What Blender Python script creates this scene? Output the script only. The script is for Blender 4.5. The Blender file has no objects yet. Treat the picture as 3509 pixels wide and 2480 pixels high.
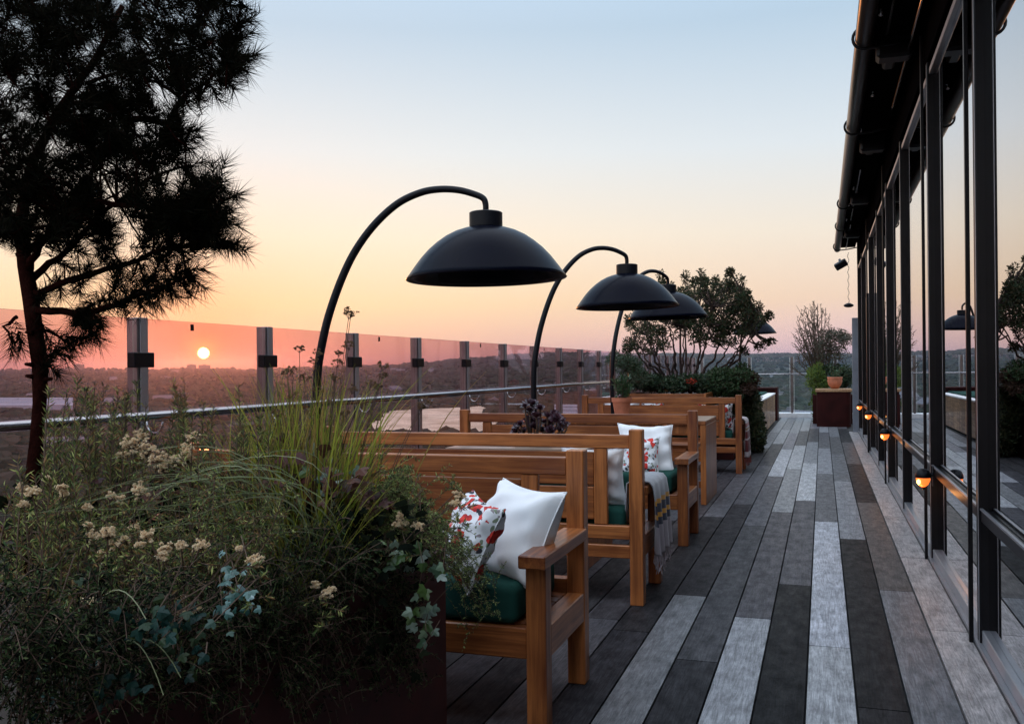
import bpy, math, random
import numpy as np
from mathutils import Vector, Matrix
random.seed(7); rng = np.random.default_rng(7)
sc = bpy.context.scene
R_ = math.radians

# ------------------------------------------------------------------ camera
F_PX = 3195.0; CAM_H = 1.22; PSI = math.atan2(1063, 3195); ROLL = 0.010
cam_d = bpy.data.cameras.new('camera'); cam = bpy.data.objects.new('camera', cam_d)
sc.collection.objects.link(cam); sc.camera = cam
cam_d.sensor_width = 36; cam_d.lens = F_PX / 3509 * 36; cam_d.shift_y = 0.00758
cam_d.clip_start = 0.05; cam_d.clip_end = 30000
cam.matrix_world = (Matrix.Translation((0, 0, CAM_H)) @ Matrix.Rotation(PSI, 4, 'Z')
                    @ Matrix.Rotation(R_(90), 4, 'X') @ Matrix.Rotation(-ROLL, 4, 'Z'))

# ------------------------------------------------------------------ sky and sun
SUN_EL, SUN_AZ = R_(1.15), R_(36.7)          # azimuth measured from +Y towards -X
SDIR = Vector((-math.sin(SUN_AZ) * math.cos(SUN_EL), math.cos(SUN_AZ) * math.cos(SUN_EL), math.sin(SUN_EL)))
def s2l(c):
    return tuple(((v / 255) / 12.92 if v / 255 <= .04045 else ((v / 255 + .055) / 1.055) ** 2.4) for v in c)
world = bpy.data.worlds.new('World'); sc.world = world; world.use_nodes = True
nt = world.node_tree; nt.nodes.clear()
def N(t, **k):
    n = nt.nodes.new(t)
    for a, b in k.items(): setattr(n, a, b)
    return n
def L(a, b): nt.links.new(a, b)
def M(op, a, b=None, c=None):
    n = N('ShaderNodeMath', operation=op)
    for i, v in enumerate((a, b, c)):
        if v is None: continue
        if isinstance(v, (int, float)): n.inputs[i].default_value = v
        else: L(v, n.inputs[i])
    return n.outputs[0]
def ramp(fac, stops, interp='LINEAR'):
    n = N('ShaderNodeValToRGB'); L(fac, n.inputs[0]); e = n.color_ramp.elements
    n.color_ramp.interpolation = interp
    while len(e) > 1: e.remove(e[-1])
    for i, (p, c) in enumerate(stops):
        el = e[0] if i == 0 else e.new(p)
        el.position = p; el.color = (*c, 1)
    return n.outputs[0]
tc = N('ShaderNodeTexCoord'); nrm = N('ShaderNodeVectorMath', operation='NORMALIZE'); L(tc.outputs['Generated'], nrm.inputs[0])
sep = N('ShaderNodeSeparateXYZ'); L(nrm.outputs[0], sep.inputs[0])
elev = M('MULTIPLY', M('ARCSINE', sep.outputs[2]), 180 / math.pi)         # degrees
ef = M('MAXIMUM', M('DIVIDE', elev, 90.0), 0.0)
dotn = N('ShaderNodeVectorMath', operation='DOT_PRODUCT'); L(nrm.outputs[0], dotn.inputs[0]); dotn.inputs[1].default_value = SDIR
ang = M('MULTIPLY', M('ARCCOSINE', M('MINIMUM', dotn.outputs['Value'], 1.0)), 180 / math.pi)
def deg(d): return d / 90.0
def k(c, m): return tuple(v * m for v in s2l(c))
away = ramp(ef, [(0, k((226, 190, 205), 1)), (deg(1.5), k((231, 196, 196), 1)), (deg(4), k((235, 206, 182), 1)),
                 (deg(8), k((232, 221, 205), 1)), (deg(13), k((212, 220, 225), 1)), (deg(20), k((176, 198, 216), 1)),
                 (deg(32), k((170, 198, 228), 1.3)), (deg(60), k((195, 203, 215), 2.3)), (1, k((192, 200, 214), 1.7))])  # overhead stops of both ramps raised as added fill light
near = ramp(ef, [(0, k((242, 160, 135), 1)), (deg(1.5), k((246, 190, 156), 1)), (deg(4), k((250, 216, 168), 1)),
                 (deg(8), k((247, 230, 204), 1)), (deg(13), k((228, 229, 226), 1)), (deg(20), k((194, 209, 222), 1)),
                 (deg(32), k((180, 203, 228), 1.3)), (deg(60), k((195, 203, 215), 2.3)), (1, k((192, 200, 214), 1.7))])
azf = N('ShaderNodeMapRange', interpolation_type='SMOOTHSTEP'); L(ang, azf.inputs[0])
azf.inputs[1].default_value = 46; azf.inputs[2].default_value = 3; azf.inputs[3].default_value = 0; azf.inputs[4].default_value = 1
mx = N('ShaderNodeMix', data_type='RGBA'); L(azf.outputs[0], mx.inputs[0]); L(away, mx.inputs[6]); L(near, mx.inputs[7])
# red glow in the sky around the sun
glf = M('MULTIPLY', M('EXPONENT', M('DIVIDE', ang, -3.4)), 0.92)
gl = N('ShaderNodeMix', data_type='RGBA'); L(glf, gl.inputs[0]); L(mx.outputs[2], gl.inputs[6]); gl.inputs[7].default_value = (1.0, .13, .035, 1)
ag = N('ShaderNodeMix', data_type='RGBA', blend_type='ADD'); L(M('EXPONENT', M('DIVIDE', ang, -.55)), ag.inputs[0]); L(gl.outputs[2], ag.inputs[6]); ag.inputs[7].default_value = (2.0, .75, .06, 1)
# sky behind the camera brightened as added fill for faces turned this way
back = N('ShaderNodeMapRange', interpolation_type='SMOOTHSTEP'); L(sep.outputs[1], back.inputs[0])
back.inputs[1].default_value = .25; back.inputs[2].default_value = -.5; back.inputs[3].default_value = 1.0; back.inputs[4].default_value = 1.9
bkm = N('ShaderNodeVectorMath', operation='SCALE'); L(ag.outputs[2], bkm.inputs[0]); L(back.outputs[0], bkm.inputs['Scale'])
disc = N('ShaderNodeMapRange', interpolation_type='SMOOTHSTEP'); L(ang, disc.inputs[0])
disc.inputs[1].default_value = .36; disc.inputs[2].default_value = .24; disc.inputs[3].default_value = 0; disc.inputs[4].default_value = 1
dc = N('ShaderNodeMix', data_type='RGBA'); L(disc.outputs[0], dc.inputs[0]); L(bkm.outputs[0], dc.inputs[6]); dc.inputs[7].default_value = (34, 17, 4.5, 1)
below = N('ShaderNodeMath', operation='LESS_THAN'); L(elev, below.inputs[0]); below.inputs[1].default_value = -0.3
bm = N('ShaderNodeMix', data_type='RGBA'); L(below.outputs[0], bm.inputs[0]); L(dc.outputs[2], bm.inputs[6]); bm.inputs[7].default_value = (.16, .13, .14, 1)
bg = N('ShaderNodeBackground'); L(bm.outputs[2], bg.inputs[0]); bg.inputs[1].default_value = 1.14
sky = N('ShaderNodeTexSky', sky_type='NISHITA', sun_disc=False, sun_elevation=SUN_EL, sun_rotation=-SUN_AZ, altitude=60, dust_density=2.5)
bg2 = N('ShaderNodeBackground'); L(sky.outputs[0], bg2.inputs[0]); bg2.inputs[1].default_value = 0.01
add = N('ShaderNodeAddShader'); L(bg.outputs[0], add.inputs[0]); L(bg2.outputs[0], add.inputs[1])
out = N('ShaderNodeOutputWorld'); L(add.outputs[0], out.inputs[0])
sun_d = bpy.data.lights.new('sun', 'SUN'); sun_o = bpy.data.objects.new('sun', sun_d); sc.collection.objects.link(sun_o)
sun_d.energy = .7; sun_d.angle = R_(.5); sun_d.color = (1.0, .34, .10)
sun_o.rotation_euler = SDIR.to_track_quat('Z', 'Y').to_euler(); sun_o.location = (0, 0, 30)
sc.view_settings.view_transform = 'Standard'; sc.view_settings.look = 'None'
sc.view_settings.exposure = 0.0; sc.view_settings.gamma = 1
try:
    sc.cycles.max_bounces = 8; sc.cycles.transparent_max_bounces = 24; sc.cycles.caustics_reflective = False
    sc.cycles.caustics_refractive = False; sc.cycles.sample_clamp_indirect = 4.0
    sc.cycles.use_denoising = True
except Exception: pass

# ------------------------------------------------------------------ projection helper (measured rays -> real positions)
FW = (-math.sin(PSI), math.cos(PSI)); RT = (math.cos(PSI), math.sin(PSI))
def P(x, y, w):
    """point seen at (x, y) of the 3509x2480 frame at distance w along the lens axis"""
    dx = x - 1754.5; dy = 1266.6 - y
    u = (dx + dy * ROLL) / F_PX * w; v = (dy - dx * ROLL) / F_PX * w
    return Vector((FW[0] * w + RT[0] * u, FW[1] * w + RT[1] * u, CAM_H + v))
def PY(x, y, Y):
    a = P(x, y, 1.0); t = Y / a.y
    return Vector((a.x * t, Y, CAM_H + (a.z - CAM_H) * t))

# ------------------------------------------------------------------ materials
MATS = {}
def newmat(name):
    m = bpy.data.materials.new(name); m.use_nodes = True; MATS[name] = m
    t = m.node_tree; b = t.nodes['Principled BSDF']
    return m, t, b
def n_(t, ty, **k):
    n = t.nodes.new(ty)
    for a, b in k.items(): setattr(n, a, b)
    return n
def rampn(t, src, stops):
    n = n_(t, 'ShaderNodeValToRGB'); t.links.new(src, n.inputs[0]); e = n.color_ramp.elements
    while len(e) > 1: e.remove(e[-1])
    for i, (p, c) in enumerate(stops):
        el = e[0] if i == 0 else e.new(p)
        el.position = p; el.color = (*c, 1)
    return n.outputs[0]
def coords(t, scale, kind='Object'):
    tcn = n_(t, 'ShaderNodeTexCoord'); mp = n_(t, 'ShaderNodeMapping')
    t.links.new(tcn.outputs[kind], mp.inputs[0]); mp.inputs['Scale'].default_value = scale
    return mp.outputs[0]
def noise(t, vec, scale, detail=4, rough=.55, dist=0):
    n = n_(t, 'ShaderNodeTexNoise'); t.links.new(vec, n.inputs['Vector'])
    n.inputs['Scale'].default_value = scale; n.inputs['Detail'].default_value = detail
    n.inputs['Roughness'].default_value = rough; n.inputs['Distortion'].default_value = dist
    return n.outputs['Fac']
def bump(t, b, h, strength, dist=.01):
    n = n_(t, 'ShaderNodeBump'); n.inputs['Strength'].default_value = strength; n.inputs['Distance'].default_value = dist
    t.links.new(h, n.inputs['Height']); t.links.new(n.outputs[0], b.inputs['Normal'])
def plain(name, col, rough=.5, metal=0.0, spec=.5, var=.15, scale=6, bmp=0.0):
    m, t, b = newmat(name)
    v = coords(t, (1, 1, 1)); f = noise(t, v, scale)
    c = rampn(t, f, [(.3, tuple(x * (1 - var) for x in col)), (.7, tuple(x * (1 + var) for x in col))])
    t.links.new(c, b.inputs['Base Color']); b.inputs['Roughness'].default_value = rough
    b.inputs['Metallic'].default_value = metal; b.inputs['Specular IOR Level'].default_value = spec
    if bmp: bump(t, b, noise(t, v, scale * 6), bmp, .004)
    return m
def wood(name, axis, c0, c1, rough=.42):
    m, t, b = newmat(name)
    s = [26, 26, 26]; s['xyz'.index(axis)] = 1.3
    v = coords(t, tuple(s)); f = noise(t, v, 1.6, 6, .6, .6)
    v2 = coords(t, (3, 3, 3)); f2 = noise(t, v2, 1.2, 3)
    s2 = [150, 150, 150]; s2['xyz'.index(axis)] = 5
    f3 = noise(t, coords(t, tuple(s2)), 1.0, 3)
    mixv = n_(t, 'ShaderNodeMath', operation='MULTIPLY_ADD'); t.links.new(f, mixv.inputs[0]); mixv.inputs[1].default_value = .6
    m2 = n_(t, 'ShaderNodeMath', operation='MULTIPLY_ADD'); t.links.new(f2, m2.inputs[0]); m2.inputs[1].default_value = .3
    m3 = n_(t, 'ShaderNodeMath', operation='MULTIPLY'); t.links.new(f3, m3.inputs[0]); m3.inputs[1].default_value = .12
    t.links.new(m3.outputs[0], m2.inputs[2]); t.links.new(m2.outputs[0], mixv.inputs[2])
    oi = n_(t, 'ShaderNodeObjectInfo'); mr = n_(t, 'ShaderNodeMapRange'); t.links.new(oi.outputs['Random'], mr.inputs[0]); mr.inputs[3].default_value = -.07; mr.inputs[4].default_value = .07
    ax_ = n_(t, 'ShaderNodeMath', operation='ADD'); t.links.new(mixv.outputs[0], ax_.inputs[0]); t.links.new(mr.outputs[0], ax_.inputs[1])
    c = rampn(t, ax_.outputs[0], [(.34, c0), (.50, tuple((a_ + b_) * .42 for a_, b_ in zip(c0, c1))), (.64, c1)])
    for nd in t.nodes:
        if nd.type == 'MAPPING' and 'Location' in nd.inputs:
            cb = n_(t, 'ShaderNodeCombineXYZ'); mm = n_(t, 'ShaderNodeMath', operation='MULTIPLY'); t.links.new(oi.outputs['Random'], mm.inputs[0]); mm.inputs[1].default_value = 37
            for q in range(3): t.links.new(mm.outputs[0], cb.inputs[q])
            t.links.new(cb.outputs[0], nd.inputs['Location'])
    t.links.new(c, b.inputs['Base Color']); b.inputs['Roughness'].default_value = rough
    b.inputs['Coat Weight'].default_value = .4; b.inputs['Coat Roughness'].default_value = .22; b.inputs['Coat IOR'].default_value = 1.5; b.inputs['Specular IOR Level'].default_value = .3
    bump(t, b, f3, .25, .002)
    return m
WC0, WC1 = (.115, .025, .007), (.45, .152, .042)
WX = wood('teak_along_x', 'x', WC0, WC1); WY = wood('teak_along_y', 'y', WC0, WC1); WZ = wood('teak_along_z', 'z', WC0, WC1)
PALEW = wood('pale_timber', 'y', (.15, .07, .035), (.58, .34, .17), .6)
TABTOP = wood('pale_tabletop', 'x', (.30, .20, .14), (.55, .42, .33), .3)  # paler and greyer than the table timber below
REDW = plain('dark_red_timber', (.030, .005, .004), .7, 0, .12, .35, 5)
TABX = wood('table_teak', 'x', (.13, .045, .018), (.36, .15, .06), .28)
BLACKM = plain('black_powder_coat', (.005, .005, .007), .4, 0.0, .15, .2, 8)
HEATM = plain('heater_enamel', (.0012, .0018, .006), .25, 0.0, .05, .15, 5)
FRAMEB = plain('matt_black', (.005, .0045, .005), 1.0, 0, 0.0)
FRAME = plain('dark_frame', (.006, .0055, .0065), .34, .0, .14, .2, 6)
STEEL = plain('brushed_steel', (.33, .31, .31), .24, 1.0, .5, .12, 4)
POSTM = plain('dark_steel_post', (.17, .15, .15), .3, .9, .5, .2, 5)
ALU = plain('grey_aluminium', (.34, .34, .36), .35, .7, .5, .1, 4)
GREYP = plain('grey_pilaster_paint', (.20, .21, .24), .5)
SOIL = plain('soil', (.025, .017, .012), .95, bmp=.8)
KERB = plain('pale_stone', (.80, .78, .76), .6, bmp=.3)
TERRA = plain('terracotta', (.46, .15, .075), .75, var=.25, scale=12, bmp=.3)
ROPE = plain('stone_pot', (.34, .27, .22), .8)
GREENC = plain('green_canvas', (.014, .058, .046), .95, 0, .12, var=.12, bmp=.2, scale=20)
BARK = plain('bark', (.045, .024, .018), .95, var=.45, scale=30, bmp=1.0)
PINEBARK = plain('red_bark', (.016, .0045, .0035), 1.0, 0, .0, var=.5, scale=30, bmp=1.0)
TWIG = plain('twig', (.10, .06, .04), .9)
LENS = plain('lens', (.6, .6, .6), .1)

def leafmat(name, cols, rough=.5, trans=.3, spec=.4):
    m, t, b = newmat(name)
    g = n_(t, 'ShaderNodeNewGeometry')
    c = rampn(t, g.outputs['Random Per Island'], [(i / max(1, len(cols) - 1), c) for i, c in enumerate(cols)])
    t.links.new(c, b.inputs['Base Color']); b.inputs['Roughness'].default_value = rough
    b.inputs['Specular IOR Level'].default_value = spec
    tr = n_(t, 'ShaderNodeBsdfTranslucent'); t.links.new(c, tr.inputs[0])
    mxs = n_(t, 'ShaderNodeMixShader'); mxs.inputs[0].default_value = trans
    t.links.new(b.outputs[0], mxs.inputs[1]); t.links.new(tr.outputs[0], mxs.inputs[2])
    t.links.new(mxs.outputs[0], t.nodes['Material Output'].inputs[0])
    return m
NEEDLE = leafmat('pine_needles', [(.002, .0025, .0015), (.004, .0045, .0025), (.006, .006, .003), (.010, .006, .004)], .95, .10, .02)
ROSE = leafmat('rosemary_leaves', [(.015, .03, .010), (.12, .18, .045), (.48, .50, .16), (.03, .05, .015), (.36, .20, .08), (.006, .008, .005), (.08, .14, .04)], .6, .35, .3)  # brightest entries are highlights put into the leaf colour
TRAIL = leafmat('trailing_leaves', [(.008, .018, .005), (.06, .11, .028), (.18, .26, .07), (.42, .48, .18), (.008, .014, .005)], .55, .3, .3)
DARKTR = leafmat('shaded_trailing_leaves', [(.003, .006, .003), (.008, .014, .005), (.05, .09, .03), (.003, .004, .003), (.004, .006, .003), (.14, .18, .07)], .7, .2, .15)  # shade put into the leaf colour, with a few bright entries as highlights
GRASS = leafmat('grass_blades', [(.08, .12, .015), (.24, .30, .03), (.46, .46, .07), (.10, .10, .02), (.42, .28, .08), (.02, .025, .010)], .45, .5)
PALEG = leafmat('pale_grass', [(.10, .14, .05), (.22, .27, .13), (.36, .38, .22), (.06, .08, .03)], .5, .3, .2)
FLOW = leafmat('cream_florets', [(.88, .74, .50), (.92, .84, .64), (.70, .48, .28), (.86, .72, .50)], .8, .45)
SEED = leafmat('seed_heads', [(.20, .12, .06), (.30, .20, .11), (.14, .08, .05)], .9, .3)
IVY = leafmat('ivy_leaves', [(.004, .018, .014), (.008, .035, .028), (.015, .05, .04), (.025, .04, .012), (.05, .10, .09)], .4, .1, .15)
HEUCH = leafmat('dark_red_leaves', [(.05, .012, .012), (.09, .022, .018), (.12, .04, .025), (.05, .03, .015)], .45, .25)
BUSH = leafmat('evergreen_leaves', [(.010, .026, .010), (.02, .045, .016), (.035, .06, .022), (.045, .04, .018)], .6, .15)
EVERG = leafmat('evergreen_tree_leaves', [(.008, .018, .008), (.018, .034, .013), (.034, .048, .018), (.06, .042, .018), (.03, .02, .01)], .7, .2, .2)
BUSHL = leafmat('bright_green_leaves', [(.05, .09, .015), (.09, .15, .02), (.15, .19, .03), (.03, .07, .02)], .6, .35)
OLIVE = leafmat('olive_leaves', [(.03, .04, .022), (.05, .055, .03), (.07, .05, .035)], .6, .2)
AEON = leafmat('purple_rosettes', [(.030, .008, .014), (.055, .014, .024), (.10, .035, .05), (.20, .15, .18)], .35, .1, .6)
SUCC = leafmat('succulent_leaves', [(.03, .08, .03), (.06, .13, .05), (.10, .17, .09)], .4, .15)
REDF = leafmat('red_petals', [(.40, .05, .02), (.28, .025, .015)], .7, .3)

def glass_mat(name, tint, refl=.5, dark=False):
    m, t, b = newmat(name); t.nodes.remove(b)
    tr = n_(t, 'ShaderNodeBsdfTransparent'); tr.inputs[0].default_value = (*tint, 1)
    gl_ = n_(t, 'ShaderNodeBsdfGlossy'); gl_.inputs['Roughness'].default_value = 0.0; gl_.inputs[0].default_value = (.93, .93, .95, 1)
    fr = n_(t, 'ShaderNodeLayerWeight'); fr.inputs[0].default_value = .5
    pw = n_(t, 'ShaderNodeMath', operation='POWER'); t.links.new(fr.outputs['Facing'], pw.inputs[0]); pw.inputs[1].default_value = dark or 5.0
    mr = n_(t, 'ShaderNodeMapRange'); t.links.new(pw.outputs[0], mr.inputs[0]); mr.inputs[3].default_value = refl; mr.inputs[4].default_value = .96
    ms = n_(t, 'ShaderNodeMixShader'); t.links.new(mr.outputs[0], ms.inputs[0]); t.links.new(tr.outputs[0], ms.inputs[1]); t.links.new(gl_.outputs[0], ms.inputs[2])
    t.links.new(ms.outputs[0], t.nodes['Material Output'].inputs[0])
    return m
BGLASS = glass_mat('tinted_balustrade_glass', (.87, .735, .77), .02)
CGLASS = glass_mat('clear_balustrade_glass', (.90, .95, .98), .02)
WGLASS = glass_mat('facade_glass', (.22, .21, .22), .06, 1.35)
def emis(name, col, st):
    m, t, b = newmat(name)
    b.inputs['Base Color'].default_value = (*col, 1); b.inputs['Emission Color'].default_value = (*col, 1); b.inputs['Emission Strength'].default_value = st
    return m
AMBER = emis('amber_lamp_glass', (1.0, .20, .03), 1.3)
CORE = emis('lamp_core', (1.0, .50, .16), 5.0)

# deck planks: tone stored per plank
def deckmat():
    m, t, b = newmat('deck_boards')
    at = n_(t, 'ShaderNodeAttribute'); at.attribute_name = 'tone'
    v = coords(t, (52, 3.0, 46)); g = noise(t, v, 1.0, 7, .62, 2.6)
    v2 = coords(t, (9, 4, 9)); g2 = noise(t, v2, 1.7, 9, .74)
    v3 = coords(t, (260, 34, 100)); g3 = noise(t, v3, 1.0, 4, .7, .6)
    def stretch(x, lo, hi, o0, o1):
        r = n_(t, 'ShaderNodeMapRange'); t.links.new(x, r.inputs[0]); r.inputs[1].default_value = lo; r.inputs[2].default_value = hi
        r.inputs[3].default_value = o0; r.inputs[4].default_value = o1; return r.outputs[0]
    def mul(x, y):
        r = n_(t, 'ShaderNodeMath', operation='MULTIPLY'); t.links.new(x, r.inputs[0]); t.links.new(y, r.inputs[1]); return r.outputs[0]
    fac = mul(mul(stretch(g, .36, .64, .55, 1.45), stretch(g2, .36, .64, .62, 1.40)), stretch(g3, .35, .65, .85, 1.15))
    vm = n_(t, 'ShaderNodeVectorMath', operation='SCALE'); t.links.new(at.outputs['Color'], vm.inputs[0]); t.links.new(fac, vm.inputs['Scale'])
    t.links.new(vm.outputs[0], b.inputs['Base Color'])
    t.links.new(stretch(g2, .35, .65, .50, .34), b.inputs['Roughness'])
    sp_ = n_(t, 'ShaderNodeSeparateColor'); t.links.new(at.outputs['Color'], sp_.inputs[0])
    t.links.new(stretch(sp_.outputs[0], .03, .30, .03, .75), b.inputs['Specular IOR Level'])
    ad = n_(t, 'ShaderNodeMath', operation='ADD'); t.links.new(g, ad.inputs[0]); t.links.new(g3, ad.inputs[1])
    bump(t, b, ad.outputs[0], .30, .002)
    return m
DECK = deckmat()

def pillow_plain():
    m, t, b = newmat('white_linen')
    v = coords(t, (1, 1, 1)); f = noise(t, v, 260, 2)
    t.links.new(rampn(t, noise(t, v, 5), [(.3, (.80, .82, .83)), (.7, (.87, .88, .88))]), b.inputs['Base Color'])
    b.inputs['Roughness'].default_value = .9; b.inputs['Sheen Weight'].default_value = .2
    bump(t, b, f, .2, .001)
    return m
LINEN = pillow_plain()
def floral():
    m, t, b = newmat('floral_print')
    v = coords(t, (1, 1, 1))
    dist = n_(t, 'ShaderNodeTexNoise'); dist.inputs['Scale'].default_value = 22; t.links.new(v, dist.inputs['Vector'])
    vs = n_(t, 'ShaderNodeVectorMath', operation='MULTIPLY_ADD'); t.links.new(dist.outputs['Color'], vs.inputs[0]); vs.inputs[1].default_value = (.05, .05, .05); t.links.new(v, vs.inputs[2])
    base = (.78, .79, .80, 1); cur = None
    def layer(prev, scale, thr, colr, off, keep):
        mp = n_(t, 'ShaderNodeMapping'); t.links.new(vs.outputs[0], mp.inputs[0]); mp.inputs['Location'].default_value = off
        vo = n_(t, 'ShaderNodeTexVoronoi'); t.links.new(mp.outputs[0], vo.inputs['Vector']); vo.inputs['Scale'].default_value = scale
        lt = n_(t, 'ShaderNodeMath', operation='LESS_THAN'); t.links.new(vo.outputs['Distance'], lt.inputs[0]); lt.inputs[1].default_value = thr
        sp = n_(t, 'ShaderNodeSeparateColor'); t.links.new(vo.outputs['Color'], sp.inputs[0])
        gt = n_(t, 'ShaderNodeMath', operation='LESS_THAN'); t.links.new(sp.outputs[0], gt.inputs[0]); gt.inputs[1].default_value = keep
        mu = n_(t, 'ShaderNodeMath', operation='MULTIPLY'); t.links.new(lt.outputs[0], mu.inputs[0]); t.links.new(gt.outputs[0], mu.inputs[1])
        mi = n_(t, 'ShaderNodeMix', data_type='RGBA'); t.links.new(mu.outputs[0], mi.inputs[0])
        if prev is None: mi.inputs[6].default_value = base
        else: t.links.new(prev, mi.inputs[6])
        if isinstance(colr, tuple): mi.inputs[7].default_value = (*colr, 1)
        else: t.links.new(colr, mi.inputs[7])
        return mi.outputs[2]
    c = layer(None, 34, .34, (.20, .24, .16), (3, 1, 2), .6)
    c = layer(c, 44, .30, (.28, .24, .25), (5, 3, 2), .5)
    c = layer(c, 26, .36, (.035, .035, .045), (1.3, 4.1, .2), .5)
    redv = rampn(t, noise(t, v, 60), [(.4, (.42, .015, .02)), (.6, (.75, .05, .03))])
    c = layer(c, 15, .40, redv, (7.7, 2.2, 1.1), .75)
    c = layer(c, 26, .30, redv, (2.7, 6.2, 3.1), .35)
    c = layer(c, 30, .22, (.03, .02, .03), (2.7, 2.2, 5.1), .35)
    t.links.new(c, b.inputs['Base Color']); b.inputs['Roughness'].default_value = .85
    return m
FLORAL = floral()
def throwmat(name, body, stripes):
    """stripes: list of (lo, hi, colour) along the generated v (stored as UV y)"""
    m, t, b = newmat(name)
    uv = n_(t, 'ShaderNodeUVMap'); sp = n_(t, 'ShaderNodeSeparateXYZ'); t.links.new(uv.outputs[0], sp.inputs[0])
    stops = [(0.0, body)]
    for lo, hi, c in stripes: stops += [(lo, c), (hi, body)]
    n = n_(t, 'ShaderNodeValToRGB'); t.links.new(sp.outputs[1], n.inputs[0]); n.color_ramp.interpolation = 'CONSTANT'
    e = n.color_ramp.elements
    while len(e) > 1: e.remove(e[-1])
    for i, (p, c) in enumerate(stops):
        el = e[0] if i == 0 else e.new(p)
        el.position = p; el.color = (*c, 1)
    t.links.new(n.outputs[0], b.inputs['Base Color']); b.inputs['Roughness'].default_value = .95; b.inputs['Sheen Weight'].default_value = .3
    v = coords(t, (1, 1, 1)); bump(t, b, noise(t, v, 400, 2), .4, .002)
    return m
NAVY, YEL, GREYT = (.02, .022, .045), (.62, .28, .02), (.33, .34, .36)
THROW1 = throwmat('grey_striped_wool', GREYT, [(.60, .635, YEL), (.635, .70, NAVY), (.70, .735, YEL), (.735, .79, NAVY), (.79, .999, (.30, .26, .28))])
THROW2 = throwmat('pink_plaid_wool', (.52, .44, .43), [(.50, .55, (.30, .03, .02)), (.57, .60, (.35, .16, .05)), (.62, .72, (.16, .012, .012)), (.75, .92, (.13, .01, .012))])

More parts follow.
